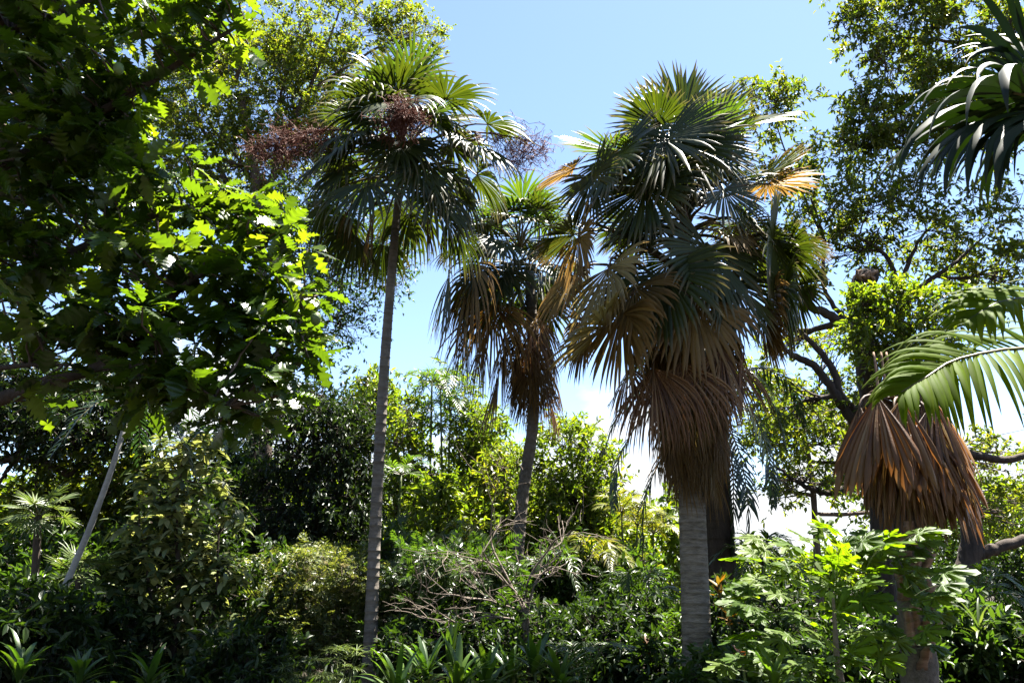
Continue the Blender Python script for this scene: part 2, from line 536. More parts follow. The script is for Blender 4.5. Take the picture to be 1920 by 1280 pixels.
# ------------------------------------------------------------------ fan palms
DOWN = np.array([0, 0, -1.0])
UP = np.array([0, 0, 1.0])

def fan_blade(mb, h, a, n_, R, span=5.0, nseg=40, join=.45, droop=.6, fold=.25, pleat=.35, steps=7, wk=1.0, jit=.05, rng=rnd, jag=.17):
    a = unit(a)
    n_ = unit(n_ - a * np.dot(n_, a))
    b = np.cross(n_, a)
    dth = span / nseg
    for i in range(nseg):
        th = -span / 2 + (i + .5) * dth + rng.uniform(-.25, .25) * dth * .6
        d = math.cos(th) * a + math.sin(th) * b + n_ * fold * abs(math.sin(th / 2)) 
        d = unit(d + np.array([rng.gauss(0, jit), rng.gauss(0, jit), rng.gauss(0, jit)]) * .45)
        L = R * (.70 + .30 * math.cos(th / 2) ** 2) * rng.uniform(1.05 - jag, 1.05)
        side = unit(np.cross(n_, d))
        p = np.array(h, float)
        vs, ts = [], []
        dr = droop * rng.uniform(.6, 1.5)
        ds = L / steps
        wj = join * L * math.tan(dth / 2) * 1.04 * wk
        tw = rng.gauss(0, .35)
        for k in range(steps + 1):
            t = k / steps
            if t <= join:
                w = max(.004, t * L * math.tan(dth / 2) * 1.04 * wk)
            else:
                w = wj * (1 - (t - join) / (1 - join)) ** .75 + .0015
            nn = unit(np.cross(d, side))
            sd = side
            if t > join:
                an = tw * (t - join) / (1 - join) * 1.5
                sd = side * math.cos(an) + nn * math.sin(an)
                nn = unit(np.cross(d, sd))
            vs += [p + sd * w - nn * w * pleat, p + nn * w * pleat, p - sd * w - nn * w * pleat]
            ts += [t, t, t]
            d = unit(d + DOWN * ((droop * .55 * t if t <= join else dr * (t ** 1.3))) * 3.2 / steps)
            side = unit(side - d * np.dot(side, d))
            p = p + d * ds
        fs = []
        for k in range(steps):
            q = 3 * k
            fs += [(q, q + 1, q + 4, q + 3), (q + 1, q + 2, q + 5, q + 4)]
        mb.add(vs, fs, ts)

def petiole_pts(root_p, h, a, n=8, sag=0):
    d = np.linalg.norm(np.asarray(h) - root_p)
    c = np.asarray(h) - unit(a) * d * .45 + UP * sag
    s = np.linspace(0, 1, n)[:, None]
    return (1 - s) ** 2 * root_p + 2 * s * (1 - s) * c + s ** 2 * np.asarray(h)

def frond(root, rp, h, tip, mat='palm_green', pmat='petiole', span=4.6, nseg=38, join=.48, droop=.5, fold=.25, nor=None, pr=.022,
          steps=7, pleat=.35, wk=1.0, name='frond', jit=.05, label=None, jag=.17):
    rp, h, tip = np.asarray(rp, float), np.asarray(h, float), np.asarray(tip, float)
    a = tip - h
    R = np.linalg.norm(a)
    a = a / R
    if nor is None:
        axis = unit((h - rp) * np.array([1, 1, 0]) + 1e-4)
        nor = UP * (1 - abs(a[2])) + (-axis) * max(0, a[2]) * 1.2 + axis * max(0, -a[2]) * 1.2
        nor = unit(nor + np.array([rnd.gauss(0, .15), rnd.gauss(0, .15), rnd.gauss(0, .15)]))
    mb = MB()
    fan_blade(mb, h, a, nor, R, span, nseg, join, droop, fold, pleat, steps, wk, jit, rnd, jag)
    f = part(name, mb, MATS[mat], root, label=label)
    if pr > 0:
        pm = MB()
        pp = petiole_pts(rp, h, a)
        pp = np.vstack([pp, np.asarray(h) + a * R * .12])
        pm.tube(pp, np.linspace(pr * 1.5, pr * .55, len(pp)), 6)
        part('petiole', pm, MATS[pmat], root, parent=f)
    return f

def ringed_trunk(root, pts, r0, r1, mat, ring=.16, depth=.05, n=None, sides=16, lump=.02, flare=1.25):
    pts = curve(pts, 40)
    L = np.sum(np.linalg.norm(np.diff(pts, axis=0), axis=1))
    nr = int(L / ring)
    m = MB()
    P_, R_ = [], []
    ring_pos = np.cumsum([rnd.uniform(.7, 1.3) for _ in range(nr)])
    ring_pos /= ring_pos[-1]
    prev = 0
    for i, e in enumerate(ring_pos):
        for fr, dr in ((.0, 0), (.55, -.25), (.86, -.4), (.93, 1.0)):
            s = prev + (e - prev) * fr
            base_r = r0 + (r1 - r0) * s
            base_r *= 1 + (flare - 1) * math.exp(-s * L / .5)
            P_.append(s)
            R_.append(base_r * (1 + depth * dr * .5 + rnd.uniform(-lump, lump)))
        prev = e
    P_ = np.array(P_)
    s0 = np.linspace(0, 1, 40)
    q = np.stack([np.interp(P_, s0, pts[:, k]) for k in range(3)], 1)
    m.tube(q, R_, sides)
    return part('trunk', m, MATS[mat], root)

def panicle(root, a, b, n=260, size=.35, mat='panicle_red', rad=None, mid=None, label=None):
    """branching flower stalk from a, its bushy end round b"""
    a, b = np.asarray(a), np.asarray(b)
    m = MB()
    st = curve([a, mid if mid is not None else (a + b) / 2 + UP * .28, b + UP * .05, b + (b - a) * .22 + DOWN * .25], 16)
    m.tube(st, np.linspace(.026, .006, 16), 6)
    rad = np.array(rad if rad is not None else [size] * 3)
    for i in range(int(n / 14)):
        k = rnd.randrange(6, 16)
        p0 = st[k]
        c = p0 * .45 + b * .55 + ball(1)[0] * rad * .95 + DOWN * rad[2] * .15
        q = wobble(p0, c, 6, .12)
        q[:, 2] -= np.linspace(0, 1, 6) ** 2 * .08
        m.tube(q, np.linspace(.010, .004, 6), 4, False)
        for j in range(14):
            p1 = q[rnd.randrange(1, 6)]
            d = unit(np.array([rnd.gauss(0, 1), rnd.gauss(0, 1), rnd.gauss(-.35, .8)]))
            e = p1 + d * rnd.uniform(.08, .30) * size / .35
            w = wobble(p1, e, 4, .1)
            m.tube(w, [.0055, .005, .0045, .004], 3, False)
            for k2 in range(3):
                p2 = w[rnd.randrange(1, 4)]
                e2 = p2 + np.array([rnd.gauss(0, 1), rnd.gauss(0, 1), rnd.gauss(-.4, 1)]) * .045
                m.tube([p2, e2], [.0045, .0035], 3, False)
    return part('flower_panicle', m, MATS[mat], root, label=label)

# ------------------------------------------------------------------ feather (pinnate) fronds
def feather_blade(mb, path, n=26, L=.5, w=.03, ang=.9, vee=.35, droop=.6, steps=4, prof=None, jit=.12, rng=rnd, nor=None, start=.12):
    path = np.asarray(path, float)
    T = np.gradient(path, axis=0)
    T /= np.linalg.norm(T, axis=1, keepdims=True)
    s0 = np.linspace(0, 1, len(path))
    for i in range(n):
        s = start + (1 - start) * (i + .5) / n
        p0 = np.array([np.interp(s, s0, path[:, k]) for k in range(3)])
        tg = unit([np.interp(s, s0, T[:, k]) for k in range(3)])
        up = UP if nor is None else nor
        sd0 = unit(np.cross(tg, up))
        un = np.cross(sd0, tg)
        ll = L * (prof(s) if prof else (math.sin(math.pi * min(1, .12 + .86 * s)) ** .6))
        for sg in (1, -1):
            a_ = ang * (1.1 - .5 * s) + rng.gauss(0, jit * .5)
            d = unit(tg * math.cos(a_) + sd0 * sg * math.sin(a_) + un * (vee + rng.gauss(0, jit)))
            side = unit(np.cross(un, d))
            lk = ll * rng.uniform(.88, 1.08)
            p = p0.copy()
            vs, ts = [], []
            dr = droop * rng.uniform(.7, 1.3)
            for k in range(steps + 1):
                t = k / steps
                ww = w * (1 - max(0, t - .25) / .75) ** .8 * min(1, .45 + t * 2.4) + .001
                nn = unit(np.cross(d, side))
                vs += [p + side * ww - nn * ww * .3, p + nn * ww * .2, p - side * ww - nn * ww * .3]
                ts += [t] * 3
                d = unit(d + DOWN * dr * (t + .15) * 2.6 / steps)
                side = unit(side - d * np.dot(side, d))
                p = p + d * lk / steps
            fs = []
            for k in range(steps):
                q = 3 * k
                fs += [(q, q + 1, q + 4, q + 3), (q + 1, q + 2, q + 5, q + 4)]
            mb.add(vs, fs, ts)

def feather_frond(root, path, mat, n=26, L=.5, w=.03, pr=.018, pmat='petiole', name='frond', **kw):
    q = curve(path, 16)
    mb = MB()
    feather_blade(mb, q, n, L, w, **kw)
    f = part(name, mb, MATS[mat], root)
    m = MB()
    m.tube(q, np.linspace(pr, pr * .25, len(q)), 6)
    part('rachis', m, MATS[pmat], root, parent=f)
    return f

def slender_palm(name, label, px, py_top, Y, mat='mid_feather', nf=7, fl=1.2, stem_r=.035, L=.32, w=.02, n=14, base_px=None, up=.75, droop_end=.5, stem='stem_green', group=None, steps=3, cat='palm'):
    top = P(px, py_top, Y)
    bx = P(base_px if base_px is not None else px, 1100, Y)[0]
    base = np.array([bx, Y, 0.0])
    root = thing(name, label, cat, base, group)
    m = MB()
    mid = (base + top) / 2 + np.array([rnd.uniform(-.12, .12), rnd.uniform(-.1, .1), 0])
    m.tube(curve([base, mid, top], 14), np.linspace(stem_r * 1.2, stem_r * .8, 14), 8)
    part('trunk', m, MATS[stem], root)
    a0 = rnd.uniform(0, 6.28)
    for i in range(nf):
        az = a0 + i * 2.4
        el = up * (1 - .9 * i / nf) + rnd.uniform(-.1, .1)
        d = np.array([math.cos(az) * math.cos(el), math.sin(az) * math.cos(el), math.sin(el)])
        l = fl * rnd.uniform(.8, 1.1)
        p1 = top + d * l * .5
        p2 = top + d * l * .95 + DOWN * l * droop_end * rnd.uniform(.5, 1)
        feather_frond(root, [top, p1, p2], mat, n=n, L=L, w=w, pr=.012, steps=steps, droop=.7, vee=.25)
    return root

#=================================================================== THE PLANTS
def dirv(az, el):
    return np.array([math.cos(az) * math.cos(el), math.sin(az) * math.cos(el), math.sin(el)])

def palm_crown(root, Gp, nf, el0, el1, pet, R, mats, droop=(.4, .8), span=4.4, nseg=34, join=.45, bend=.45, a0=0., steps=7, fold=.25, pr=.02, skip=None, wk=1.0, grav=.0, pleat=.35, pv=(.8, 1.15)):
    for i in range(nf):
        u = i / max(1, nf - 1)
        az = a0 + i * 2.39996 + rnd.uniform(-.25, .25)
        el = el0 + (el1 - el0) * u + rnd.uniform(-.12, .12)
        d = dirv(az, el)
        l = pet * rnd.uniform(*pv)
        h = Gp + d * l + DOWN * grav * l * max(0, math.cos(el))
        a = dirv(az + rnd.uniform(-.2, .2), max(-1.5, el - bend * (.5 + .5 * math.cos(el)) - rnd.uniform(0, .25)))
        m = mats[min(len(mats) - 1, int(u * len(mats)))]
        frond(root, Gp + DOWN * .25 * u * pet, h, h + a * R * rnd.uniform(.88, 1.1), m, span=span * rnd.uniform(.88, 1.08), nseg=nseg, join=join,
              droop=rnd.uniform(*droop), steps=steps, fold=fold, pr=pr, wk=wk, pleat=pleat)

def skirt(root, top, bot, n, R, mat, rad=.3, span=2.2, nseg=22, droop=1.0, steps=6, out=.25, a0=0, wk=1.2, pr=.014, join=.55, jag=.2):
    top, bot = np.asarray(top), np.asarray(bot)
    for i in range(n):
        u = (i + .5) / n
        c = top + (bot - top) * u
        az = a0 + i * 2.39996 + rnd.uniform(-.3, .3)
        rd = dirv(az, 0)
        r_ = rad * rnd.uniform(.75, 1.15) * (1 - .25 * u)
        h = c + rd * r_
        mm = mat if isinstance(mat, str) else mat[rnd.randrange(len(mat))]
        frond(root, c + UP * .15, h, h + unit(rd * out * rnd.uniform(.3, 1.6) + DOWN) * R * rnd.uniform(.85, 1.15), mm, 'petiole_dead', span=span * rnd.uniform(.8, 1.2),
              nseg=nseg, join=join, droop=droop, fold=-.15, steps=steps, pr=pr, wk=wk, jit=.09, pleat=.5, jag=jag)

# ---------------------------------------------------------------- tall thin fan palm, left of centre
YT = 14.5
tb = P(692, 1268, YT); tb[2] = -.05
r_thin = thing('fan_palm', 'tall fan palm with slim ringed grey trunk and reddish flower sprays', 'palm', tb)
Gt = P(756, 285, YT)
ringed_trunk(r_thin, [tb, P(703, 1000, YT), P(720, 700, YT), P(737, 480, YT), P(752, 320, YT)], .118, .075, 'bark_thin_palm', .17, .15, sides=18)
palm_crown(r_thin, Gt, 14, 1.45, .4, 1.2, 1.15, ['palm_fresh', 'palm_green'], (.35, 1.3), 4.0, 26, .46, .4, .4, 9, grav=.0, pv=(.75, 1.3))
palm_crown(r_thin, Gt + DOWN * .15, 18, .55, -.3, 1.45, 1.2, ['palm_green'], (.6, 1.6), 3.8, 24, .44, .5, 1.9, 9, grav=.08, pv=(.65, 1.35))
palm_crown(r_thin, Gt + DOWN * .35, 15, -.1, -.8, 1.55, 1.25, ['palm_green'], (1.0, 1.8), 3.0, 20, .42, .5, 3.0, 9, grav=.1, pv=(.7, 1.3))
for i, az_ in enumerate((-2.5, -1.9, -1.4, -.75)):
    e_ = (-.1, .15, -.35, .1, -.2, .5, .45)[i]
    h_ = Gt + dirv(az_, e_) * rnd.uniform(1.0, 1.6)
    frond(r_thin, Gt, h_, h_ + dirv(az_ + rnd.uniform(-.2, .2), e_ - .8) * 1.2, 'palm_green', span=3.8, nseg=22, join=.42, droop=rnd.uniform(1.0, 1.7), steps=9, pr=.02)
for (x, y, x2, y2, dy) in ((700, 395, 688, 500, -.2), (800, 395, 812, 500, .1), (660, 380, 640, 470, .4)):
    frond(r_thin, P(752, 350, YT), P(x, y, YT + dy), P(x2, y2, YT + dy), 'palm_dead', 'petiole_dead', span=1.0, nseg=14, droop=1.2, wk=.8)
panicle(r_thin, Gt + UP * .1, P(757, 210, YT - 2.1), 1100, .36, rad=[.50, .35, .48])
panicle(r_thin, Gt + UP * .1, P(545, 258, YT - 1.0), 560, .55, rad=[.85, .5, .72])
panicle(r_thin, Gt + UP * .1, P(978, 265, YT - .4), 340, .6, 'panicle_mauve', rad=[.62, .4, .72], label='mauve flower spray reaching into the open sky')

# ---------------------------------------------------------------- big fan palm, right of centre
YB = 13.0
bb = P(1308, 1285, YB); bb[2] = -.05
r_big = thing('fan_palm', 'stout fan palm with thick skirt of dead brown fronds round its grey trunk', 'palm', bb)
Gb = P(1283, 400, YB)
ringed_trunk(r_big, [bb, P(1303, 1100, YB), P(1297, 930, YB), P(1292, 760, YB), P(1288, 640, YB)], .225, .20, 'bark_big_palm', .13, .05, sides=22, lump=.006, flare=1.1)
m = MB(); m.tube(curve([P(1289, 660, YB), P(1286, 540, YB), Gb, P(1283, 330, YB)], 24), np.linspace(.15, .05, 24) * (1 + .08 * np.sin(np.arange(24) * 2.4)), 12)
part('crownshaft', m, MATS['boot'], r_big)
for i in range(22):
    y_ = 640 - 12 * i; c_ = P(1288 - .02 * (660 - y_), y_, YB); rd_ = dirv(i * 2.4, 0)
    m = MB(); m.tube(curve([c_ + rd_ * .08, c_ + rd_ * .2 + UP * .16, c_ + rd_ * (.34 + .1 * rnd.random()) + UP * .26], 6), np.linspace(.045, .02, 6), 6)
    part('leaf_base', m, MATS['boot'], r_big)
palm_crown(r_big, Gb, 13, 1.35, .3, .9, .82, ['palm_fresh', 'palm_green'], (.1, .35), 4.2, 42, .58, .4, .9, 7, pr=.024)
palm_crown(r_big, Gb + DOWN * .3, 14, .15, -.8, 1.15, .80, ['palm_green', 'palm_green', 'palm_tan'], (.4, .8), 4.4, 42, .56, .5, 2.2, 7, pr=.024)
FB = [  # hastula px, depth offset; tip px, depth offset; material; span; droop
 (1281, 225, -.1, 1305, 118, -.2, 'palm_green', 2.6, .05), (1235, 235, -.5, 1165, 160, -.9, 'palm_green', 3.6, .2),
 (1268, 228, .4, 1225, 140, .9, 'palm_fresh', 3.4, .2), (1310, 235, .4, 1370, 150, .7, 'palm_fresh', 3.2, .2),
 (1152, 285, -.6, 1050, 250, -1.0, 'palm_fresh', 4.2, .15), (1158, 292, -1.0, 1120, 380, -1.5, 'palm_green', 4.6, .35),
 (1075, 318, -.3, 1000, 345, -.4, 'palm_tan', 3.4, .4), (1110, 332, -.9, 1125, 425, -1.2, 'palm_green', 4.2, .4),
 (1245, 262, -1.1, 1235, 350, -1.9, 'palm_green', 4.8, .4), (1275, 270, -1.2, 1262, 395, -1.7, 'palm_green', 4.2, .4),
 (1333, 258, -.5, 1430, 195, -.8, 'palm_fresh', 3.8, .15), (1327, 276, -1.0, 1345, 350, -1.5, 'palm_fresh', 4.4, .3),
 (1370, 240, .5, 1470, 215, 1.0, 'palm_fresh', 3.6, .2), (1437, 332, .1, 1515, 285, .1, 'palm_yellow', 3.8, .15),
 (1440, 345, .5, 1520, 350, .9, 'palm_tan', 3.4, .4), (1357, 356, -1.0, 1375, 440, -1.4, 'palm_green', 4.8, .35),
 (1212, 352, -1.1, 1200, 470, -1.5, 'palm_green', 4.2, .5), (1075, 440, -.4, 985, 478, -.6, 'palm_yellow', 3.8, .4),
 (1085, 445, -.8, 1100, 540, -1.1, 'palm_tan', 3.6, .6), (1447, 450, -.4, 1520, 490, -.6, 'palm_green', 4.4, .4),
 (1450, 455, -.7, 1440, 570, -1.1, 'palm_green', 4.6, .5), (1510, 455, .2, 1565, 490, .3, 'palm_yellow', 2.8, .3),
 (1141, 503, -1.1, 1130, 630, -1.5, 'palm_straw', 3.0, .7), (1075, 520, -.2, 1010, 620, -.3, 'palm_tan', 3.4, .8),
 (1134, 612, -1.0, 1025, 660, -1.5, 'palm_straw', 3.4, .45), (1246, 512, -1.2, 1245, 670, -1.5, 'palm_green', 3.6, .7),
 (1375, 534, -1.0, 1385, 665, -1.2, 'palm_green', 4.0, .7), (1440, 560, -.3, 1470, 680, -.4, 'palm_tan', 3.6, .8),
 (1490, 540, .3, 1500, 640, .3, 'palm_green', 3.8, .7), (1165, 590, -1.0, 1190, 740, -1.2, 'palm_tan', 2.8, .9),
 (1300, 560, -1.2, 1305, 720, -1.3, 'palm_tan', 2.6, .9), (1190, 420, .8, 1120, 470, 1.6, 'palm_green', 4.2, .4),
 (1380, 420, .9, 1430, 470, 1.7, 'palm_green', 4.2, .4), (1280, 330, 1.1, 1270, 350, 2.4, 'palm_green', 4.2, .4),
 (1100, 610, .2, 1060, 720, .2, 'palm_dead', 3.0, .9), (1420, 470, 1.0, 1480, 560, 1.5, 'palm_green', 4.0, .6), (1475, 470, -.2, 1545, 560, -.3, 'palm_green', 4.0, .6), (1470, 540, -.3, 1490, 670, -.4, 'palm_green', 3.8, .8), (1430, 600, -.2, 1470, 700, -.2, 'palm_tan', 3.2, .8), (1330, 470, -1.2, 1330, 600, -1.6, 'palm_green', 4.2, .6), (1190, 540, -1.0, 1150, 660, -1.3, 'palm_tan', 3.4, .7)]
for (hx, hy, dh, tx, ty, dt, m, sp, dr) in FB:
    ry = min(690, max(390, hy + 70 if hy > 360 else 390))
    frond(r_big, P(1284, ry, YB), P(hx, hy, YB + dh), P(tx, ty, YB + dt), m, 'petiole_dead' if m in ('palm_dead', 'palm_tan', 'palm_straw') else 'petiole',
          span=min(5.2, sp * 1.12), nseg=int(11 * sp), droop=dr, pr=.024, join=.58, fold=.2, jit=.04, wk=1.06)
# dead skirt
skirt(r_big, P(1286, 560, YB), P(1290, 690, YB), 18, 1.25, ['palm_tan', 'palm_tan', 'palm_dead'], .66, 2.0, 40, 1.0, out=.4, a0=.3, wk=1.0, join=.42, jag=.35)
skirt(r_big, P(1290, 640, YB), P(1294, 830, YB), 44, 1.05, ['palm_dead', 'palm_tan', 'palm_dead', 'palm_straw', 'palm_rust'], .56, 1.5, 36, 1.1, out=.14, a0=1.0, wk=1.0, join=.42, jag=.4)
skirt(r_big, P(1293, 770, YB), P(1297, 880, YB), 30, .85, ['palm_dead', 'palm_tan', 'palm_dead', 'palm_straw'], .42, 1.3, 28, 1.1, out=.08, a0=2.0, wk=1.0, join=.42, jag=.5)
skirt(r_big, P(1297, 872, YB), P(1299, 910, YB), 18, .42, ['palm_dead', 'palm_tan'], .25, 1.0, 12, 1.2, out=.05, a0=.7, wk=1.0, join=.4, jag=.6, pr=.02)
for (hx, hy, dh, tx, ty, dt) in ((1353, 656, -.9, 1362, 815, -1.1), (1395, 660, -.4, 1385, 790, -.5), (1225, 690, -.95, 1235, 860, -1.15), (1275, 680, -1., 1290, 850, -1.2), (1180, 690, -.6, 1175, 800, -.7)):
    frond(r_big, P(1290, hy, YB), P(hx, hy, YB + dh), P(tx, ty, YB + dt), 'palm_rust', 'petiole_dead', span=2.2, nseg=44, droop=1.0, join=.5, fold=-.1, pleat=.5)

# ---------------------------------------------------------------- middle fan palm, further back
YM = 19.0
mbp = P(962, 1190, YM); mbp[2] = -.05
r_mid = thing('fan_palm', 'leaning fan palm with ragged purplish brown skirt between the two larger palms', 'palm', mbp)
Gm = P(990, 500, YM)
ringed_trunk(r_mid, [mbp, P(968, 1080, YM), P(980, 930, YM), P(1000, 780, YM), P(998, 620, YM), P(992, 500, YM)], .15, .13, 'bark_mid_palm', .20, .08, sides=14, lump=.05)
palm_crown(r_mid, P(975, 460, YM), 18, 1.3, .2, 1.0, 1.1, ['palm_fresh', 'palm_green'], (.4, .9), 4.2, 26, .46, .5, .2, 6)
palm_crown(r_mid, P(965, 490, YM), 20, .2, -.7, 1.3, 1.3, ['palm_green'], (1.0, 1.5), 3.6, 24, .42, .5, 1.1, 7, grav=.15)
for (hx, hy, dh, tx, ty, dt, m, sp) in ((840, 520, -.5, 838, 650, -.7, 'palm_green', 3.0), (885, 500, -1.0, 870, 690, -1.3, 'palm_tan', 2.6), (925, 570, -1.1, 925, 740, -1.3, 'palm_dead', 2.4),
        (870, 600, -.4, 880, 730, -.5, 'palm_green', 2.4), (905, 640, -.6, 900, 765, -.7, 'palm_dead', 2.0), (945, 630, -.3, 938, 780, -.3, 'palm_dead', 1.8),
        (895, 560, .4, 890, 720, .5, 'palm_dead', 2.6), (1005, 400, .2, 985, 345, .2, 'palm_fresh', 3.0), (940, 420, -.2, 925, 370, -.4, 'palm_green', 2.8)):
    frond(r_mid, P(985, 520, YM), P(hx, hy, YM + dh), P(tx, ty, YM + dt), m, 'petiole_dead', span=sp, nseg=36, droop=1.1 if ty > hy else .2, join=.38)
skirt(r_mid, P(992, 590, YM), P(1000, 730, YM), 28, 1.3, ['palm_dead', 'palm_dead', 'palm_rust'], .42, 1.6, 28, 1.2, out=.2, a0=.5, wk=.9, join=.4)
frond(r_mid, P(990, 560, YM), P(935, 700, YM - .5), P(908, 830, YM - .6), 'palm_dead', 'petiole_dead', span=.5, nseg=6, droop=.3)

# ---------------------------------------------------------------- right palm with only a rust-brown skirt
YS = 10.5
sb = P(1720, 1290, YS); sb[2] = -.05
r_sk = thing('fan_palm', 'palm with broad rust brown skirt of dead leaves above peeling bark, at right', 'palm', sb)
sm = MB()
q = curve([sb, P(1716, 1150, YS), P(1708, 1000, YS), P(1698, 860, YS), P(1690, 765, YS)], 30)
sm.tube(q, np.linspace(.22, .17, 30) * (1 + .05 * np.sin(np.arange(30) * 2.1)), 14)
part('trunk', sm, MATS['bark_mid_palm'], r_sk)
skirt(r_sk, P(1692, 742, YS), P(1700, 840, YS), 40, 1.2, ['palm_rust', 'palm_rust', 'palm_dead', 'palm_rust', 'palm_tan'], .46, 1.1, 18, 1.1, out=.26, a0=.2, wk=1.05, join=.62, pr=.022, steps=8, jag=.45)
skirt(r_sk, P(1696, 800, YS), P(1704, 900, YS), 20, .95, ['palm_dead', 'palm_rust'], .42, 1.0, 24, 1.2, out=.10, a0=.9, wk=1.0, join=.5, pr=.02, steps=7, jag=.5)
for (hx, hy, dh, tx, ty, dt, sp) in ((1645, 742, -.5, 1625, 925, -.85, 1.15), (1612, 760, -.3, 1585, 930, -.5, 1.0), (1690, 748, -.6, 1695, 930, -.9, 1.2), (1738, 770, -.45, 1765, 955, -.7, 1.2), (1765, 800, -.2, 1805, 975, -.35, 1.1), (1770, 815, .0, 1808, 1010, -.1, 1.0), (1640, 760, .3, 1600, 930, .5, 1.2), (1750, 790, .3, 1800, 950, .5, 1.2)):
    frond(r_sk, P(1692, 770, YS), P(hx, hy, YS + dh), P(tx, ty, YS + dt), 'palm_rust', 'petiole_dead', span=sp * 1.1, nseg=15, droop=.75, join=.8, fold=-.25, wk=1.05, pleat=.9, steps=9, jit=.04, jag=.4)
for i in range(16):   # old leaf bases left on the trunk
    y = 1020 + 14 * i + rnd.uniform(-8, 8)
    c = P(1703 + .05 * (y - 1000), y, YS)
    az = -math.pi / 2 + rnd.uniform(-1.2, 1.2)
    rd = dirv(az, 0); sd = np.array([-rd[1], rd[0], 0])
    m = MB()
    Lb = rnd.uniform(.22, .42); wb = rnd.uniform(.07, .12)
    pts, fs = [], []
    for k in range(5):
        t = k / 4
        cc = c + rd * (.2 + .16 * t * t) + UP * (Lb * t - .1) + sd * rnd.uniform(-.01, .01)
        w = wb * (1 - .45 * t + .08 * math.sin(t * 9))
        pts += [cc - sd * w + rd * -.03, cc + rd * .025, cc + sd * w + rd * -.03, cc - rd * .03]
    for k in range(4):
        for j in range(4):
            fs.append((k * 4 + j, k * 4 + (j + 1) % 4, k * 4 + 4 + (j + 1) % 4, k * 4 + 4 + j))
    fs += [(0, 3, 2, 1), (16, 17, 18, 19)]
    m.add(pts, fs)
    part('leaf_base', m, MATS['boot'], r_sk)
for x in (1648, 1662, 1672):
    m = MB(); m.tube(curve([P(x, 745, YS - .3), P(x - 6, 690, YS - .28), P(x - 10, 660, YS - .25)], 6), np.linspace(.02, .012, 6), 5)
    part('petiole', m, MATS['boot'], r_sk)

# ---------------------------------------------------------------- near fan palm, upper right
YN = 4.5
nb_ = P(2140, 1200, YN + .2); nb_[2] = -.05
r_near = thing('fan_palm', 'near fan palm with broad dark drooping leaf blades at the upper right edge', 'palm', nb_)
Gn = P(2080, 170, YN + .2)
ringed_trunk(r_near, [nb_, (nb_ + Gn) / 2, Gn], .17, .13, 'bark_mid_palm', .15, .08)
for (hx, hy, dh, tx, ty, dt, sp, dr, R_) in ((1880, 165, -.1, 1760, 140, -.3, 3.4, 1.0, 1.15), (1890, 120, .3, 1800, 60, .6, 3.4, .7, 1.0),
        (1905, 190, -.3, 1850, 190, -.8, 3.4, 1.4, 1.05), (1960, 120, .5, 1900, 40, .9, 3.2, .6, 1.0), (1960, 210, .4, 1900, 220, .6, 3.2, 1.3, 1.05), (1900, 180, .4, 1800, 190, .7, 3.2, 1.2, 1.1), (1990, 200, -.5, 1950, 190, -1.0, 3.2, 1.4, 1.0)):
    h = P(hx + 50, hy + 15, YN + dh); a = unit(P(tx + 50, ty + 15, YN + dt) - h)
    frond(r_near, Gn, h, h + a * R_ * 1.02, 'palm_dark', span=sp, nseg=int(sp * 4.6), droop=dr * 1.35, join=.40, fold=.1, steps=12, wk=1.0, pleat=.25, pr=.02)

# ---------------------------------------------------------------- near feather palm frond, right edge
YF = 6.0
fb = P(2250, 1200, YF + .4); fb[2] = -.05
r_fea = thing('feather_palm', 'bright green feather palm reaching in from the right edge', 'palm', fb)
Gf = P(2230, 820, YF + .4)
ringed_trunk(r_fea, [fb, Gf], .11, .09, 'bark_mid_palm', .12, .06)
feather_frond(r_fea, [Gf, P(2100, 665, YF + .3), P(1930, 652, YF), P(1800, 672, YF - .2), P(1740, 705, YF - .3), P(1690, 735, YF - .35)], 'feather', n=46, L=.78, w=.03, pr=.02, steps=8, droop=.95, vee=.12, ang=1.1,
              prof=lambda s: 1.0 if s < .5 else 1.0 - .62 * (s - .5) / .5, jit=.12, nor=unit([.1, -.75, .66]))
feather_frond(r_fea, [Gf, P(2120, 600, YF), P(1980, 560, YF - .6), P(1880, 565, YF - .8), P(1815, 600, YF - .85)], 'feather', n=34, L=.65, w=.03, pr=.018, steps=7, droop=.7, vee=.2, jit=.08, nor=unit([.1, -.6, .8]))
feather_frond(r_fea, [Gf, P(2200, 640, YF - .3), P(2090, 560, YF - 1.0), P(2000, 580, YF - 1.4)], 'feather', n=26, L=.5, w=.018, pr=.015, steps=6, droop=.7, vee=.3, jit=.08)

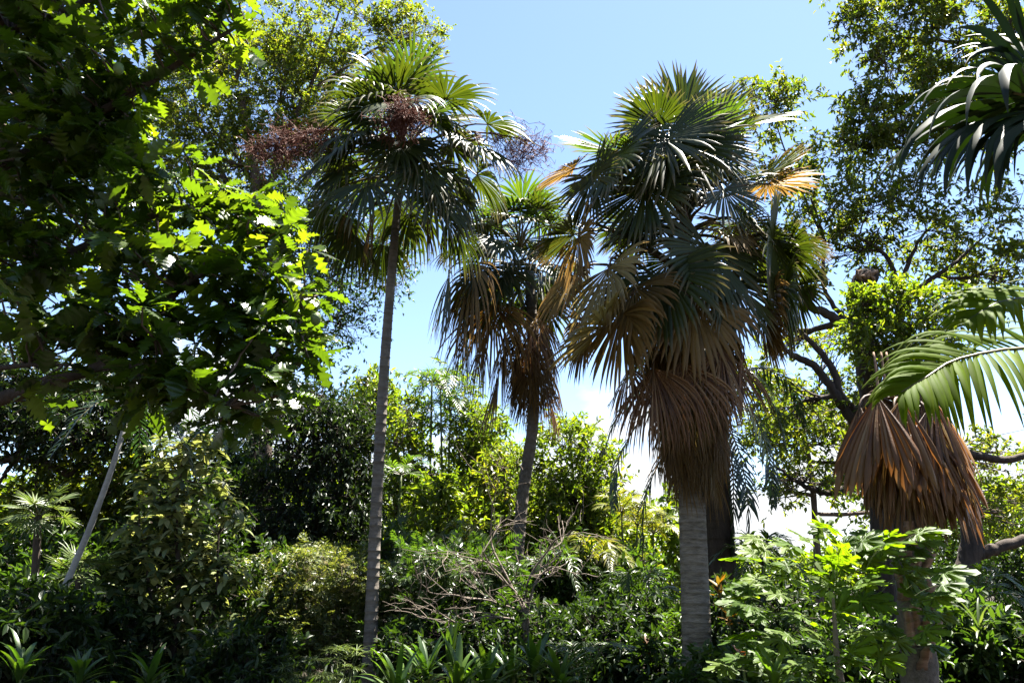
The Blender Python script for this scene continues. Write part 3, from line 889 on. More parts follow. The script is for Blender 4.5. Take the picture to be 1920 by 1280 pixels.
# ---------------------------------------------------------------- breadfruit tree, left foreground
def lobed_leaf(seed, nl=5):
    r = random.Random(seed)
    st = 26
    vs, fs, ts = [], [], []
    bend = r.uniform(.1, .95); vfold = r.uniform(-.05, .5); tws = r.uniform(-.35, .35); wav = r.uniform(.01, .04); wd = r.uniform(.25, .34); sb = r.uniform(-.25, .25)
    dep = r.uniform(.70, .82); swp = r.uniform(.45, .8)
    for i in range(st + 1):
        s = i / st
        env = wd * math.sin(math.pi * min(1, s ** .8 * .97 + .03)) ** .75
        row = []
        for sg in (1, 0, -1):
            if sg == 0:
                x, y = s, 0
            else:
                ph = (s * nl + (.12 if sg > 0 else 0)) % 1.0
                lob = 1 - (ph ** 1.7) * dep if ph < .9 else (1 - dep) + (ph - .9) * 9.0 * dep
                if s < .04 or s > .97: lob = .5
                w = env * lob * r.uniform(.9, 1.06)
                x = s * .86 + w * swp; y = sg * w
            z = -bend * x * x * .6 + vfold * abs(y) + tws * y * x + wav * math.sin(s * nl * 6.28 + sg) * (1 if sg else .2) - abs(y) ** 2 * 1.2
            row.append((x, y + sb * x * x, z))
        vs += row; ts += [s] * 3
        if i:
            q = 3 * (i - 1)
            fs += [(q, q + 1, q + 4, q + 3), (q + 1, q + 2, q + 5, q + 4)]
    return np.array(vs), np.array(fs), np.array(ts)

LOB = [lobed_leaf(k, 4 + k % 3) for k in range(14)]
br_base = P(-330, 1150, 8.0); br_base[2] = -.05
r_br = thing('breadfruit_tree', 'breadfruit tree with large lobed glossy leaves filling the upper left', 'tree', br_base)
tm = MB()
tr_pts = [br_base, P(-310, 800, 8.0), P(-260, 500, 8.0), P(-230, 150, 8.0), P(-200, -250, 8.0)]
tm.tube(curve(tr_pts, 30), np.linspace(.26, .12, 30), 14)
part('trunk', tm, MATS['bark_dark'], r_br)
brl = [([P(-300, 830, 8), P(0, 748, 7.4), P(90, 715, 7.3), P(180, 690, 7.2), P(260, 640, 7.2), P(340, 540, 7.2), P(460, 470, 7.3)], .085, .02),
       ([P(180, 690, 7.2), P(280, 690, 7.0), P(380, 735, 6.9), P(430, 760, 6.9)], .035, .015),
       ([P(260, 640, 7.2), P(400, 610, 7.4), P(560, 560, 7.5)], .04, .014),
       ([P(-280, 700, 8), P(-60, 560, 7.8), P(120, 480, 7.8), P(300, 400, 7.6), P(420, 380, 7.6)], .08, .016),
       ([P(-260, 500, 8), P(-60, 350, 7.6), P(100, 260, 7.4), P(240, 180, 7.3), P(380, 90, 7.2), P(460, 40, 7.2)], .08, .014),
       ([P(-240, 250, 8), P(-60, 100, 7.5), P(120, 20, 7.3), P(300, -60, 7.3)], .07, .015),
       ([P(0, 690, 7.4), P(60, 684, 7.2), P(150, 684, 7.0)], .03, .012)]
for lp, a_, b_ in brl:
    m = MB(); qq = curve(lp, 8 * len(lp)); m.tube(qq, np.linspace(a_, b_, len(qq)), 8)
    part('limb', m, MATS['bark_dark'], r_br)
BC = [  # clumps px,py,Y,rx,ry,rz(m), rosettes
 (50, 90, 7.3, 120, 120, .9, 26), (180, 150, 7.2, 110, 130, .9, 28), (90, 320, 7.4, 130, 120, .9, 30), (190, 250, 7.6, 80, 100, .7, 16), (40, 500, 7.5, 90, 100, .8, 18),
 (330, 40, 7.2, 90, 50, .6, 9), (420, 20, 7.2, 50, 45, .4, 6), (320, 110, 7.2, 60, 40, .5, 5), (440, 70, 7.2, 30, 30, .3, 2),
 (330, 360, 7.4, 90, 60, .6, 12), (450, 410, 7.5, 90, 50, .6, 12), (530, 460, 7.5, 50, 45, .5, 8), (400, 520, 7.2, 120, 60, .7, 18), (540, 560, 7.5, 60, 60, .5, 10), (570, 600, 7.5, 35, 50, .4, 5),
 (270, 480, 7.3, 90, 80, .7, 16), (480, 640, 7.3, 90, 50, .6, 12), (330, 620, 7.0, 110, 50, .7, 16), (210, 600, 7.2, 110, 70, .7, 16), (110, 620, 7.3, 80, 60, .7, 10),
 (380, 720, 6.9, 90, 45, .5, 11), (270, 710, 7.0, 80, 45, .5, 9), (500, 730, 7.2, 60, 50, .5, 8), (460, 780, 7.1, 50, 35, .4, 5), (120, 740, 7.4, 110, 30, .7, 5),
 (560, 660, 7.5, 40, 50, .4, 5), (130, 420, 7.8, 110, 80, .7, 14), (240, 380, 7.9, 60, 80, .5, 9),
 (-80, -220, 9.4, 200, 140, 1.0, 36), (120, -200, 9.4, 120, 110, .8, 18), (-100, 0, 9.2, 200, 160, .9, 30), (0, -120, 7.6, 200, 100, 1.2, 26), (230, -110, 7.6, 160, 80, 1.1, 20), (-150, 200, 7.8, 120, 250, 1.2, 26), (-120, 550, 7.8, 100, 150, 1.0, 12), (60, 80, 9.5, 150, 130, .6, 34), (130, 300, 9.5, 130, 140, .6, 34), (40, 520, 9.4, 120, 120, .6, 26), (60, 0, 8.6, 200, 120, .8, 22), (100, 200, 8.8, 160, 160, .8, 26), (60, 430, 8.8, 130, 130, .8, 18)]  # this row: out-of-frame and rear clumps added to shade the crown
LV = []
TW = MB()
brn = np.array([q for lp, a_, b_ in brl for q in curve(lp, 24)])
BW = [(P(px, py, Y), np.array([rx * mpp(px, py, Y), rz, ry * mpp(px, py, Y)]), n_) for (px, py, Y, rx, ry, rz, n_) in BC]
BW += [(np.array([-5.5, 4.5, 7.9]), np.array([1.6, 1.5, .9]), 60), (np.array([-7.4, 5.5, 5.6]), np.array([1.0, 1.5, 2.0]), 60)]  # unseen clumps added outside the frame to block sky light
BW += [(np.array([-4.4, 8.2, 9.9]), np.array([1.5, 1.2, .7]), 80), (np.array([-6.3, 7.8, 9.6]), np.array([1.3, 1.2, .8]), 50)]   # unseen clumps added above the frame to shade the upper left
for (c, rad_, n_) in BW:
    for i in range(n_):
        u = ball(1, NR, .4)[0]
        rc = c + u * rad_
        od = unit(u * .6 + np.array([rnd.gauss(0, .3), rnd.gauss(0, .3), .55]))
        j = int(np.argmin(np.linalg.norm(brn - rc, axis=1)))
        if np.linalg.norm(brn[j] - rc) > .12:
            TW.tube(wobble(brn[j], rc, 5, .06), np.linspace(.014, .008, 5), 5, False)
        a0 = rnd.uniform(0, 6.28)
        nl = rnd.randint(6, 10)
        for q_ in range(nl):
            az = a0 + q_ * 2.4
            e = rnd.uniform(-1.0, .7)
            d = unit(dirv(az, e) + od * .3)
            nrm = unit(UP * .9 + np.array([rnd.gauss(0, .5), rnd.gauss(-.15, .5), 0]) + dirv(az, 0) * e * -.9)
            L = rnd.uniform(.20, .40)
            st = rc + d * .05
            LV.append((st, d, nrm, L, rnd.randrange(14)))
part('twigs', TW, MATS['bark_limb'], r_br, stuff=True)
def to_px(p):
    q = np.asarray(p) - np.array([0, 0, CAMZ])
    f_ = q[1] * CP + q[2] * SP
    return 960 + q[0] / f_ * FPX, 640 - (-q[1] * SP + q[2] * CP) / f_ * FPX, f_

def leaf_parts(root, LV, tpls, mat, name='leaf', limit=300, rest='leaf_mass', smooth=True):
    """the largest in view as objects of their own, the rest as one part"""
    sc = []
    for i, (p, d, nr_, L, k) in enumerate(LV):
        x, y, dep = to_px(p)
        inn = -10 < x < 1930 and -10 < y < 1290
        sc.append((-(L / dep) if inn else 1.0, i))
    sc.sort()
    best = set(i for s, i in sc[:limit] if s < 0)
    mes = []
    for v, f, t in tpls:
        m = MB(); m.add_block(v, f, t); mes.append(m.mesh(name, MATS[mat], (0, 0, 0), smooth))
    rest_by = {}
    for i, (p, d, nr_, L, k) in enumerate(LV):
        if i in best:
            o = bpy.data.objects.new(name, mes[k]); C.objects.link(o); o.parent = root
            Rm = frames(np.array([d]), np.array([nr_]))[0]
            M = Matrix(Rm.tolist()).to_4x4()
            o.matrix_local = Matrix.Translation(vec(p) - root.location) @ M @ Matrix.Scale(L, 4)
        else:
            rest_by.setdefault(k, []).append(i)
    if rest_by:
        mb = MB()
        for k, ii in rest_by.items():
            scatter(mb, tpls[k], np.array([LV[i][0] for i in ii]), np.array([LV[i][1] for i in ii]), np.array([LV[i][2] for i in ii]), np.array([LV[i][3] for i in ii]))
        part(rest, mb, MATS[mat], root, stuff=True, smooth=smooth)
leaf_parts(r_br, LV, LOB, 'breadfruit')
for (x, y, Y, s) in ((222, 130, 6.6, .05), (492, 580, 6.9, .045), (316, 352, 7.0, .05), (212, 470, 6.8, .05), (592, 598, 7.1, .05), (358, 680, 6.6, .045)):
    c = P(x, y, Y); m = MB()
    prof = [(-1.35, .08), (-1.2, .55), (-.8, .9), (-.2, 1.0), (.5, .92), (1.0, .62), (1.22, .3), (1.3, .1)]
    m.tube([c + UP * -z * s for z, r in prof], [r * s for z, r in prof], 14)
    o = part('fruit', m, MATS['fruit_green'], r_br)
    m2 = MB(); m2.tube(curve([c + UP * 1.3 * s, c + np.array([.02, 0, .12 + s]), brn[int(np.argmin(np.linalg.norm(brn - c, axis=1)))] * .35 + (c + UP * .2) * .65], 6), [.008] * 6, 5)
    part('stalk', m2, MATS['stem_green'], r_br, parent=o)

# ---------------------------------------------------------------- broadleaf trees behind
def gpt(px, Y):
    p = P(px, 1100, Y); p[2] = -.05
    return p

Yb = 25.0
tree('broadleaf_tree', 'tall yellow green small leaved tree behind the slim ringed palm', 'tree', gpt(500, Yb),
     [gpt(500, Yb), P(495, 900, Yb), P(490, 600, Yb), P(484, 370, Yb), P(450, 180, Yb)], .32,
     [(560, 70, Yb, 150, 70, 2.2, 420), (770, 70, Yb, 62, 48, 1.0, 130), (690, 40, Yb, 90, 50, 1.5, 170), (400, 110, Yb, 120, 90, 2.2, 420), (370, 230, Yb, 110, 80, 2.2, 380), (520, 190, Yb, 110, 80, 2.2, 420), (640, 140, Yb, 90, 60, 1.8, 260),
      (450, 310, Yb, 110, 80, 2.2, 420), (590, 290, Yb, 110, 70, 2.2, 330), (330, 330, Yb, 90, 80, 2., 260), (300, 130, Yb, 80, 90, 2., 240)], .15, 'yellow_tree', 'bark_limb',
     limbs=[([P(484, 420, Yb), P(540, 250, Yb), P(600, 120, Yb), P(640, 10, Yb)], .14, .03), ([P(488, 500, Yb), P(420, 330, Yb), P(360, 200, Yb)], .14, .04), ([P(570, 180, Yb), P(690, 100, Yb), P(790, 50, Yb)], .07, .02), ([P(440, 160, Yb), P(470, 50, Yb), P(480, -60, Yb)], .09, .02)], per=20, tlen=.55, sub=26, tight=.2)
Yc = 23.0
tree('broadleaf_tree', 'dark fine leaved tree hanging behind the slim palm trunk', 'tree', gpt(430, Yc),
     [gpt(430, Yc), P(470, 850, Yc), P(530, 650, Yc), P(600, 520, Yc)], .25,
     [(600, 400, Yc, 100, 70, 1.8, 330), (660, 470, Yc, 90, 70, 1.6, 260), (720, 500, Yc, 60, 40, 1.0, 80), (620, 550, Yc, 60, 50, 1.2, 110), (560, 620, Yc, 80, 60, 1.2, 110), (640, 610, Yc, 50, 40, .8, 40), (540, 480, Yc, 80, 80, 1.6, 220), (740, 440, Yc, 40, 35, .7, 45)], .15, 'mid_tree', 'bark_dark',
     limbs=[([P(530, 650, Yc), P(620, 600, Yc), P(700, 570, Yc)], .06, .015), ([P(560, 590, Yc), P(650, 500, Yc), P(760, 490, Yc)], .07, .015)], per=10, tlen=.6, sub=20, tight=.26)
Yd = 20.0
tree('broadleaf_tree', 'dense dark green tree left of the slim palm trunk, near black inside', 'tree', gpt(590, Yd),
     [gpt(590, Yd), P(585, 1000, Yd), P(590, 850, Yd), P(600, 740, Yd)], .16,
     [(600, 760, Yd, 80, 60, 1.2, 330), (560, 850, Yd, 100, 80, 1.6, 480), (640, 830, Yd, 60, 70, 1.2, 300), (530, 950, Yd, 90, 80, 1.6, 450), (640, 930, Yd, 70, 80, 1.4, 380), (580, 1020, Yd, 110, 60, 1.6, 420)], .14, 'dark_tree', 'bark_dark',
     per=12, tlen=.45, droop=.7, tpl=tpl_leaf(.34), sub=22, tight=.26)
Ye = 24.0
tree('broadleaf_tree', 'light green leafy tree showing just right of the slim palm trunk', 'tree', gpt(745, Ye),
     [gpt(745, Ye), P(745, 950, Ye), P(742, 830, Ye), P(740, 760, Ye)], .12,
     [(745, 770, Ye, 45, 55, 1.0, 129), (700, 780, Ye, 40, 60, .9, 86), (760, 870, Ye, 50, 60, 1.0, 129), (740, 960, Ye, 60, 60, 1.0, 108), (690, 720, Ye, 28, 22, .6, 25)], .2, 'fresh_tree', 'bark_limb', per=10, tlen=.45, tpl=tpl_leaf(.36), droop=.5, sub=16)
Yg = 24.0
tree('broadleaf_tree', 'yellow green tree with open branches left of the leaning middle palm', 'tree', gpt(900, Yg),
     [gpt(900, Yg), P(895, 1000, Yg), P(885, 900, Yg), P(880, 800, Yg)], .12,
     [(860, 800, Yg, 55, 50, 1.2, 115), (900, 870, Yg, 70, 60, 1.3, 187), (860, 950, Yg, 70, 60, 1.3, 172), (940, 930, Yg, 50, 60, 1.2, 136), (840, 730, Yg, 40, 30, .8, 43)], .2, 'fresh_tree', 'bark_limb', per=9, tlen=.5, tpl=tpl_leaf(.36), sub=16)
Yh = 21.0
tree('broadleaf_tree', 'sunlit lime green tree with dark forked stem right of the leaning middle palm', 'tree', gpt(1085, Yh),
     [gpt(1085, Yh), P(1085, 1040, Yh), P(1080, 950, Yh), P(1070, 900, Yh)], .10,
     [(1060, 830, Yh, 55, 35, 1.0, 122), (1110, 860, Yh, 35, 30, .8, 57), (1030, 900, Yh, 45, 45, 1.0, 122), (1080, 930, Yh, 50, 40, 1.0, 108), (1040, 1000, Yh, 60, 50, 1.0, 136), (1110, 990, Yh, 50, 60, 1.0, 108), (1110, 920, Yh, 20, 25, .5, 21)], .17, 'fresh_tree', 'bark_dark',
     limbs=[([P(1082, 960, Yh), P(1060, 920, Yh), P(1050, 850, Yh)], .05, .015), ([P(1082, 960, Yh), P(1095, 900, Yh), P(1110, 850, Yh)], .045, .012), ([P(1080, 980, Yh), P(1110, 930, Yh), P(1130, 880, Yh)], .035, .01)], per=9, tlen=.42, tpl=tpl_leaf(.40), sub=16)

for (x, y, Y, w_, h_, n_, mt, lab) in ((772, 800, 22, 34, 50, 60, 'fresh_tree', 'thin sapling with airy lime leaves right beside the slim palm trunk'), (905, 810, 23, 40, 40, 70, 'fresh_tree', 'thin sapling with airy crown left of the leaning palm skirt tip'),
        (945, 880, 21, 34, 40, 60, 'yellow_tree', 'low thin sapling just left of the leaning palm trunk'), (1135, 890, 22, 30, 40, 50, 'yellow_tree', 'thin sapling at the right of the lime green tree'), (690, 745, 25, 30, 40, 55, 'fresh_tree', 'thin sapling showing left of the slim palm trunk against sky')):
    tree('sapling', lab, 'sapling', gpt(x, Y), [gpt(x, Y), P(x + 4, (y + 1100) / 2, Y), P(x, y, Y)], .05,
         [(x, y, Y, w_, h_, .7, n_), (x - 14, y + 50, Y, w_, h_ * .8, .7, n_ // 2), (x + 16, y + 90, Y, w_, h_ * .8, .7, n_ // 2)], .19, mt, 'bark_limb', per=8, tlen=.45, tpl=tpl_leaf(.36), sub=12, tight=.22, group='saplings in the centre')
# right-hand trees
Yr = 19.0
tb2 = gpt(1812, Yr)
tree('broadleaf_tree', 'spreading tree with bare dark limbs and airy foliage behind the rust brown skirt', 'tree', tb2,
     [tb2, P(1810, 1100, Yr), P(1822, 1000, Yr), P(1800, 860, Yr), P(1740, 740, Yr), P(1690, 680, Yr)], .30,
     [(1480, 330, Yr, 60, 60, 1.5, 136), (1440, 200, Yr, 50, 50, 1.2, 144), (1550, 400, Yr, 90, 70, 1.8, 127), (1640, 380, Yr, 90, 70, 1.8, 127), (1740, 430, Yr, 100, 70, 1.8, 136), (1840, 430, Yr, 90, 80, 1.8, 170), (1600, 470, Yr, 80, 50, 1.5, 59), (1880, 520, Yr, 70, 60, 1.5, 170),
      (1490, 480, Yr, 50, 60, 1.2, 93), (1490, 760, Yr + 2, 70, 60, 1.4, 102), (1480, 640, Yr + 2, 30, 30, .8, 25), (1510, 900, Yr, 50, 25, .8, 30), (1620, 790, Yr, 40, 40, 1, 51)], .155, 'olive_tree', 'bark_dark',
     limbs=[([P(1720, 720, Yr), P(1640, 650, Yr), P(1570, 600, Yr), P(1500, 560, Yr), P(1440, 480, Yr)], .20, .06), ([P(1760, 780, Yr), P(1600, 765, Yr), P(1560, 690, Yr), P(1510, 630, Yr), P(1470, 610, Yr)], .14, .04),
            ([P(1640, 850, Yr), P(1580, 760, Yr), P(1530, 690, Yr), P(1470, 655, Yr), P(1440, 600, Yr)], .15, .05), ([P(1800, 900, Yr), P(1640, 890, Yr), P(1560, 925, Yr), P(1500, 905, Yr), P(1450, 870, Yr)], .13, .03),
            ([P(1830, 1040, Yr), P(1880, 1025, Yr), P(1960, 1000, Yr), P(2050, 960, Yr)], .15, .09), ([P(1600, 620, Yr), P(1545, 540, Yr), P(1545, 450, Yr), P(1520, 370, Yr)], .07, .025), ([P(1690, 600, Yr), P(1680, 520, Yr), P(1650, 470, Yr), P(1600, 440, Yr)], .09, .03),
            ([P(1690, 680, Yr), P(1685, 580, Yr), P(1700, 500, Yr), P(1730, 440, Yr)], .12, .03), ([P(1545, 450, Yr), P(1490, 330, Yr), P(1450, 220, Yr)], .04, .015), ([P(1810, 850, Yr), P(1900, 860, Yr), P(2000, 830, Yr)], .11, .06), ([P(1690, 560, Yr), P(1780, 500, Yr), P(1850, 440, Yr)], .08, .02)],
     per=12, tlen=.5, sub=18, tight=.17, tpl=tpl_leaf(.4))
Yz = 27.0
tree('broadleaf_tree', 'lacy pale green tree against white cloud between stout palm and rust brown skirt', 'tree', gpt(1530, Yz),
     [gpt(1530, Yz), P(1530, 1000, Yz), P(1520, 880, Yz), P(1500, 780, Yz)], .14,
     [(1440, 720, Yz, 60, 60, 1.6, 136), (1500, 790, Yz, 80, 70, 1.8, 204), (1570, 720, Yz, 60, 60, 1.5, 108), (1560, 830, Yz, 60, 60, 1.5, 129), (1440, 830, Yz, 60, 60, 1.5, 129), (1600, 900, Yz, 40, 40, 1.2, 47), (1470, 920, Yz, 60, 30, 1.2, 54), (1560, 640, Yz, 50, 40, 1.2, 61), (1870, 960, Yz, 70, 50, 1.5, 122), (1880, 850, Yz, 60, 60, 1.5, 108)], .2, 'yellow_tree', 'bark_limb', per=9, tlen=.5, tpl=tpl_leaf(.4), sub=20, tight=.17)
Yu = 19.0
tbu = gpt(2250, Yu)
tree('broadleaf_tree', 'dense olive green tree crown filling the upper right corner', 'tree', tbu,
     [tbu, P(2230, 700, Yu), P(2150, 300, Yu), P(2050, 100, Yu)], .35,
     [(1680, 40, Yu, 100, 60, 1.2, 192), (1660, 120, Yu, 60, 40, .9, 57), (1800, 80, Yu, 110, 90, 1.4, 243), (1900, 60, Yu, 90, 90, 1.3, 179), (1740, 190, Yu, 90, 60, 1.1, 153), (1640, 230, Yu, 70, 45, .9, 96), (1610, 190, Yu, 35, 30, .6, 25), (1600, 280, Yu, 50, 40, .8, 64), (1700, 280, Yu, 70, 40, .9, 76), (1830, 210, Yu, 90, 60, 1.1, 128), (1590, 30, Yu, 30, 30, .5, 25), (1750, -60, Yu, 180, 60, 1.4, 153), (1950, 180, Yu, 80, 120, 1.2, 128)], .17, 'olive_tree', 'bark_dark',
     limbs=[([P(2100, 200, Yu), P(1950, 100, Yu), P(1800, 80, Yu), P(1690, 70, Yu)], .11, .02), ([P(2150, 300, Yu), P(1950, 260, Yu), P(1800, 240, Yu), P(1640, 240, Yu)], .09, .02)], per=14, tlen=.5, sub=22, tight=.17, tpl=tpl_leaf(.38), droop=.35)

# broken stub with vine clump on it
Yv = 16.0
vb = gpt(1650, Yv)
rv = thing('dead_trunk', 'tall broken dead trunk with hollow ragged top behind the rust brown skirt', 'dead tree', vb)
m = MB(); q = curve([vb, P(1650, 900, Yv), P(1632, 740, Yv), P(1612, 600, Yv), P(1606, 555, Yv), P(1618, 520, Yv), P(1640, 522, Yv)], 40)
m.tube(q, np.concatenate([np.linspace(.26, .17, 34), np.linspace(.17, .20, 6)]) * (1 + .08 * np.sin(np.arange(40) * 2.3)), 12)
part('trunk', m, MATS['bark_dark'], rv)
for i in range(9):
    m = MB(); a_ = P(1606 + 4 * i, 520 + 3 * (i % 3), Yv - .15); e_ = a_ + np.array([rnd.uniform(-.1, .2), -.1, rnd.uniform(.0, .18)])
    m.tube([a_, (a_ + e_) / 2 + np.array([0, 0, .03]), e_], [.05, .045, .02], 5); part('splinter', m, MATS['boot'], rv)
vb2 = P(1690, 620, 15.6)
tree('vine', 'rounded clump of bright leafy vine growing on the broken trunk', 'vine', gpt(1665, 14.7),
     [gpt(1665, 14.7), P(1655, 900, 14.8), P(1650, 720, 14.8), P(1680, 630, 14.7)], .05,
     [(1635, 580, 14.6, 34, 34, .5, 110), (1690, 570, 14.6, 45, 36, .6, 120), (1660, 640, 14.6, 60, 40, .7, 150), (1740, 640, 14.7, 60, 46, .8, 150), (1770, 580, 15.0, 40, 40, .6, 60), (1700, 690, 14.8, 50, 25, .5, 60)], .13, 'fresh_tree', 'bark_dark', per=9, tlen=.3, sub=24, tight=.36, tpl=tpl_leaf(.45), trunk_name='stem')

# ---------------------------------------------------------------- dark feather palm behind the stout palm
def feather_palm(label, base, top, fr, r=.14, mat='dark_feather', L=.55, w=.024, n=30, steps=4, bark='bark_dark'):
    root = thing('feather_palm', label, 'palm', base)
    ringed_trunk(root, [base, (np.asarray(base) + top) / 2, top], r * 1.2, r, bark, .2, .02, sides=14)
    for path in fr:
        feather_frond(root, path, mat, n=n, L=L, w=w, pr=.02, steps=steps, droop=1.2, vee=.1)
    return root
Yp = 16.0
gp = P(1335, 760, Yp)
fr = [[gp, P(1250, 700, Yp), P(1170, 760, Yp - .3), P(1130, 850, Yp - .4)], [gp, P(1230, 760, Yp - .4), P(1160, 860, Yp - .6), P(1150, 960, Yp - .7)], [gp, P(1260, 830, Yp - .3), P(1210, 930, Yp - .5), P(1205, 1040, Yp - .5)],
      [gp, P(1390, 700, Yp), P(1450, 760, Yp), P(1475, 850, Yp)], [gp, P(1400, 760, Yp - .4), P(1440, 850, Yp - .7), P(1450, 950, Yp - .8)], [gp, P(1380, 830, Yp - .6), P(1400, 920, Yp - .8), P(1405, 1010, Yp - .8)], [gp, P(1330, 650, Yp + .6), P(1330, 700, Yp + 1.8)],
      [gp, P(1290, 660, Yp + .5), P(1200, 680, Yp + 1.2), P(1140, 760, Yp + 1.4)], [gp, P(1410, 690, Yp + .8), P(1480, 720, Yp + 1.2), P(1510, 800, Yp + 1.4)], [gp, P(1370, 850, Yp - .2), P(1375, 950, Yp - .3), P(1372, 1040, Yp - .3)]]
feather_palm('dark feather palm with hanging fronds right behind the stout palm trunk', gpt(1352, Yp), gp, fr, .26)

# slender palms against the sky
G('mid_feather', [(.03, .06, .014), (.05, .09, .016), (.075, .12, .02)], (2.4, 2.6, .5), .42, .36, .5)
G('gold_feather', [(.09, .12, .02), (.14, .16, .025), (.2, .18, .03)], (1.8, 1.8, .5), .45, .38, .45)
slender_palm('slender_palm', 'tallest of the thin stemmed palms against open sky beside the slim trunk', 810, 715, 23, nf=7, fl=1.1, base_px=795, L=.34)
for i, (x, y, lab) in enumerate(((826, 730, 'thin palm in the bamboo-like clump, its leafy top just under the tallest'), (845, 770, 'thin palm with gold fruit strings in the bamboo-like clump'), (790, 800, 'thin palm leaning left in the bamboo-like clump'), (862, 800, 'short thin palm at the right edge of the bamboo-like clump'))):
    slender_palm('slender_palm', lab, x, y, 22.5 + .3 * i, nf=9, fl=1.3, stem_r=.03, L=.38, base_px=x - 6, up=1.1, droop_end=.9, group='thin palms in the bamboo-like clump')
slender_palm('slender_palm', 'small feather palm silhouetted on white cloud left of the middle palm trunk', 962, 850, 27, nf=9, fl=1.3, L=.4, stem_r=.05)
slender_palm('slender_palm', 'small feather palm poking above the sunlit lime green tree', 1070, 815, 27, nf=8, fl=1.2, L=.4, stem_r=.05)
slender_palm('slender_palm', 'young palm with pale fronds beside the slim ringed trunk at mid height', 752, 890, 20, nf=8, fl=1.1, L=.36)
for i, (x, y, lab) in enumerate(((1165, 960, 'golden slender palm left of the hanging dark fronds'), (1195, 985, 'golden slender palm under the hanging dark fronds'), (1225, 1000, 'golden slender palm nearest the stout trunk'))):
    slender_palm('slender_palm', lab, x, y, 19 + .4 * i, 'gold_feather', nf=8, fl=1.0, L=.36, stem_r=.025, up=1.2, group='golden palms behind the stout palm')

# ---------------------------------------------------------------- left lower corner
Yl = 17.0
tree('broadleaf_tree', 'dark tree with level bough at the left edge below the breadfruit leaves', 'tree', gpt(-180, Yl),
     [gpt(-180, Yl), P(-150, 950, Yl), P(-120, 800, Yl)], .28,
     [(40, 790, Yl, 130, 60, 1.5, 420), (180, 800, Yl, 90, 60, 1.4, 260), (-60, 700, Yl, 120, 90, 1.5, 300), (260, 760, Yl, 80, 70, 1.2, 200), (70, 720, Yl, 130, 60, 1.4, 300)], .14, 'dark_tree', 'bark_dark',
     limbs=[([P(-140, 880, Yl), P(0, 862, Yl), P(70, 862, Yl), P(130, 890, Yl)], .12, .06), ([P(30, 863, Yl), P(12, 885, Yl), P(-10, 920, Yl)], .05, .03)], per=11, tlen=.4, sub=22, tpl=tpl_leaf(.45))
Yk = 22.0
tree('broadleaf_tree', 'light green tree filling the gap right of the pale variegated shrub top', 'tree', gpt(450, Yk),
     [gpt(450, Yk), P(450, 1000, Yk), P(445, 880, Yk)], .12,
     [(440, 860, Yk, 60, 50, 1.2, 150), (470, 930, Yk, 60, 60, 1.2, 170), (400, 900, Yk, 60, 50, 1.2, 130)], .18, 'mid_tree', 'bark_dark', per=10, tlen=.45, tpl=tpl_leaf(.4), droop=.5)
Ym2 = 18.0
tree('broadleaf_tree', 'yellow green small tree behind the leaning pale trunk', 'tree', gpt(190, Ym2),
     [gpt(190, Ym2), P(185, 1000, Ym2), P(190, 900, Ym2)], .12,
     [(190, 890, Ym2, 90, 50, 1.2, 260), (120, 930, Ym2, 60, 40, 1., 160), (250, 920, Ym2, 60, 60, 1., 190), (150, 1000, Ym2, 80, 60, 1.1, 240)], .16, 'olive_tree', 'bark_dark', per=10, tlen=.4, tpl=tpl_leaf(.5))
# leaning pale palm stem
lpb = P(88, 1205, 13.0); lpb[2] = -.05
lp0 = lpb.copy(); 
rl = thing('leaning_palm', 'slender pale grey leaning trunk at lower left', 'palm', lpb)
m = MB(); pth = curve([lpb, P(100, 1160, 13), P(170, 985, 13), P(215, 862, 13), P(250, 740, 13.2)], 40)
m.tube(pth, np.linspace(.06, .036, 40) * (1 + .03 * np.sin(np.arange(40) * 2.9)), 12)
part('trunk', m, MATS['bark_pale'], rl)
for i in range(9):
    az = i * 2.4; d = dirv(az, .6 - .15 * i); t0 = pth[-1]
    feather_frond(rl, [t0, t0 + d * .8, t0 + d * 1.4 + DOWN * .6], 'dark_feather', n=18, L=.4, w=.02, steps=3)
# small fan palms
def small_fan(label, px, py, Y, n_=9, R=.4, mat='grass_leaf', base_px=None):
    t0 = P(px, py, Y); b0 = gpt(px if base_px is None else base_px, Y)
    root = thing('small_fan_palm', label, 'palm', b0)
    m = MB(); m.tube(curve([b0, (b0 + t0) / 2 + np.array([.05, 0, 0]), t0], 12), np.linspace(.07, .06, 12), 8); part('trunk', m, MATS['bark_dark'], root)
    palm_crown(root, t0, n_, 1.2, -.4, R * .9, R, [mat], (.1, .35), 5.0, 20, .35, .3, rnd.uniform(0, 3), 4, pr=.01, fold=.1)
small_fan('small fan palm with pale spiky leaves at the left edge', 72, 968, 13.5, 11, .38)
small_fan('low fan palm with yellow green leaves just behind the leaning pale trunk', 148, 1085, 14.0, 11, .42)
small_fan('small fan palm half hidden behind the slim palm trunk at mid height', 735, 1015, 18.0, 8, .45, 'palm_fresh')

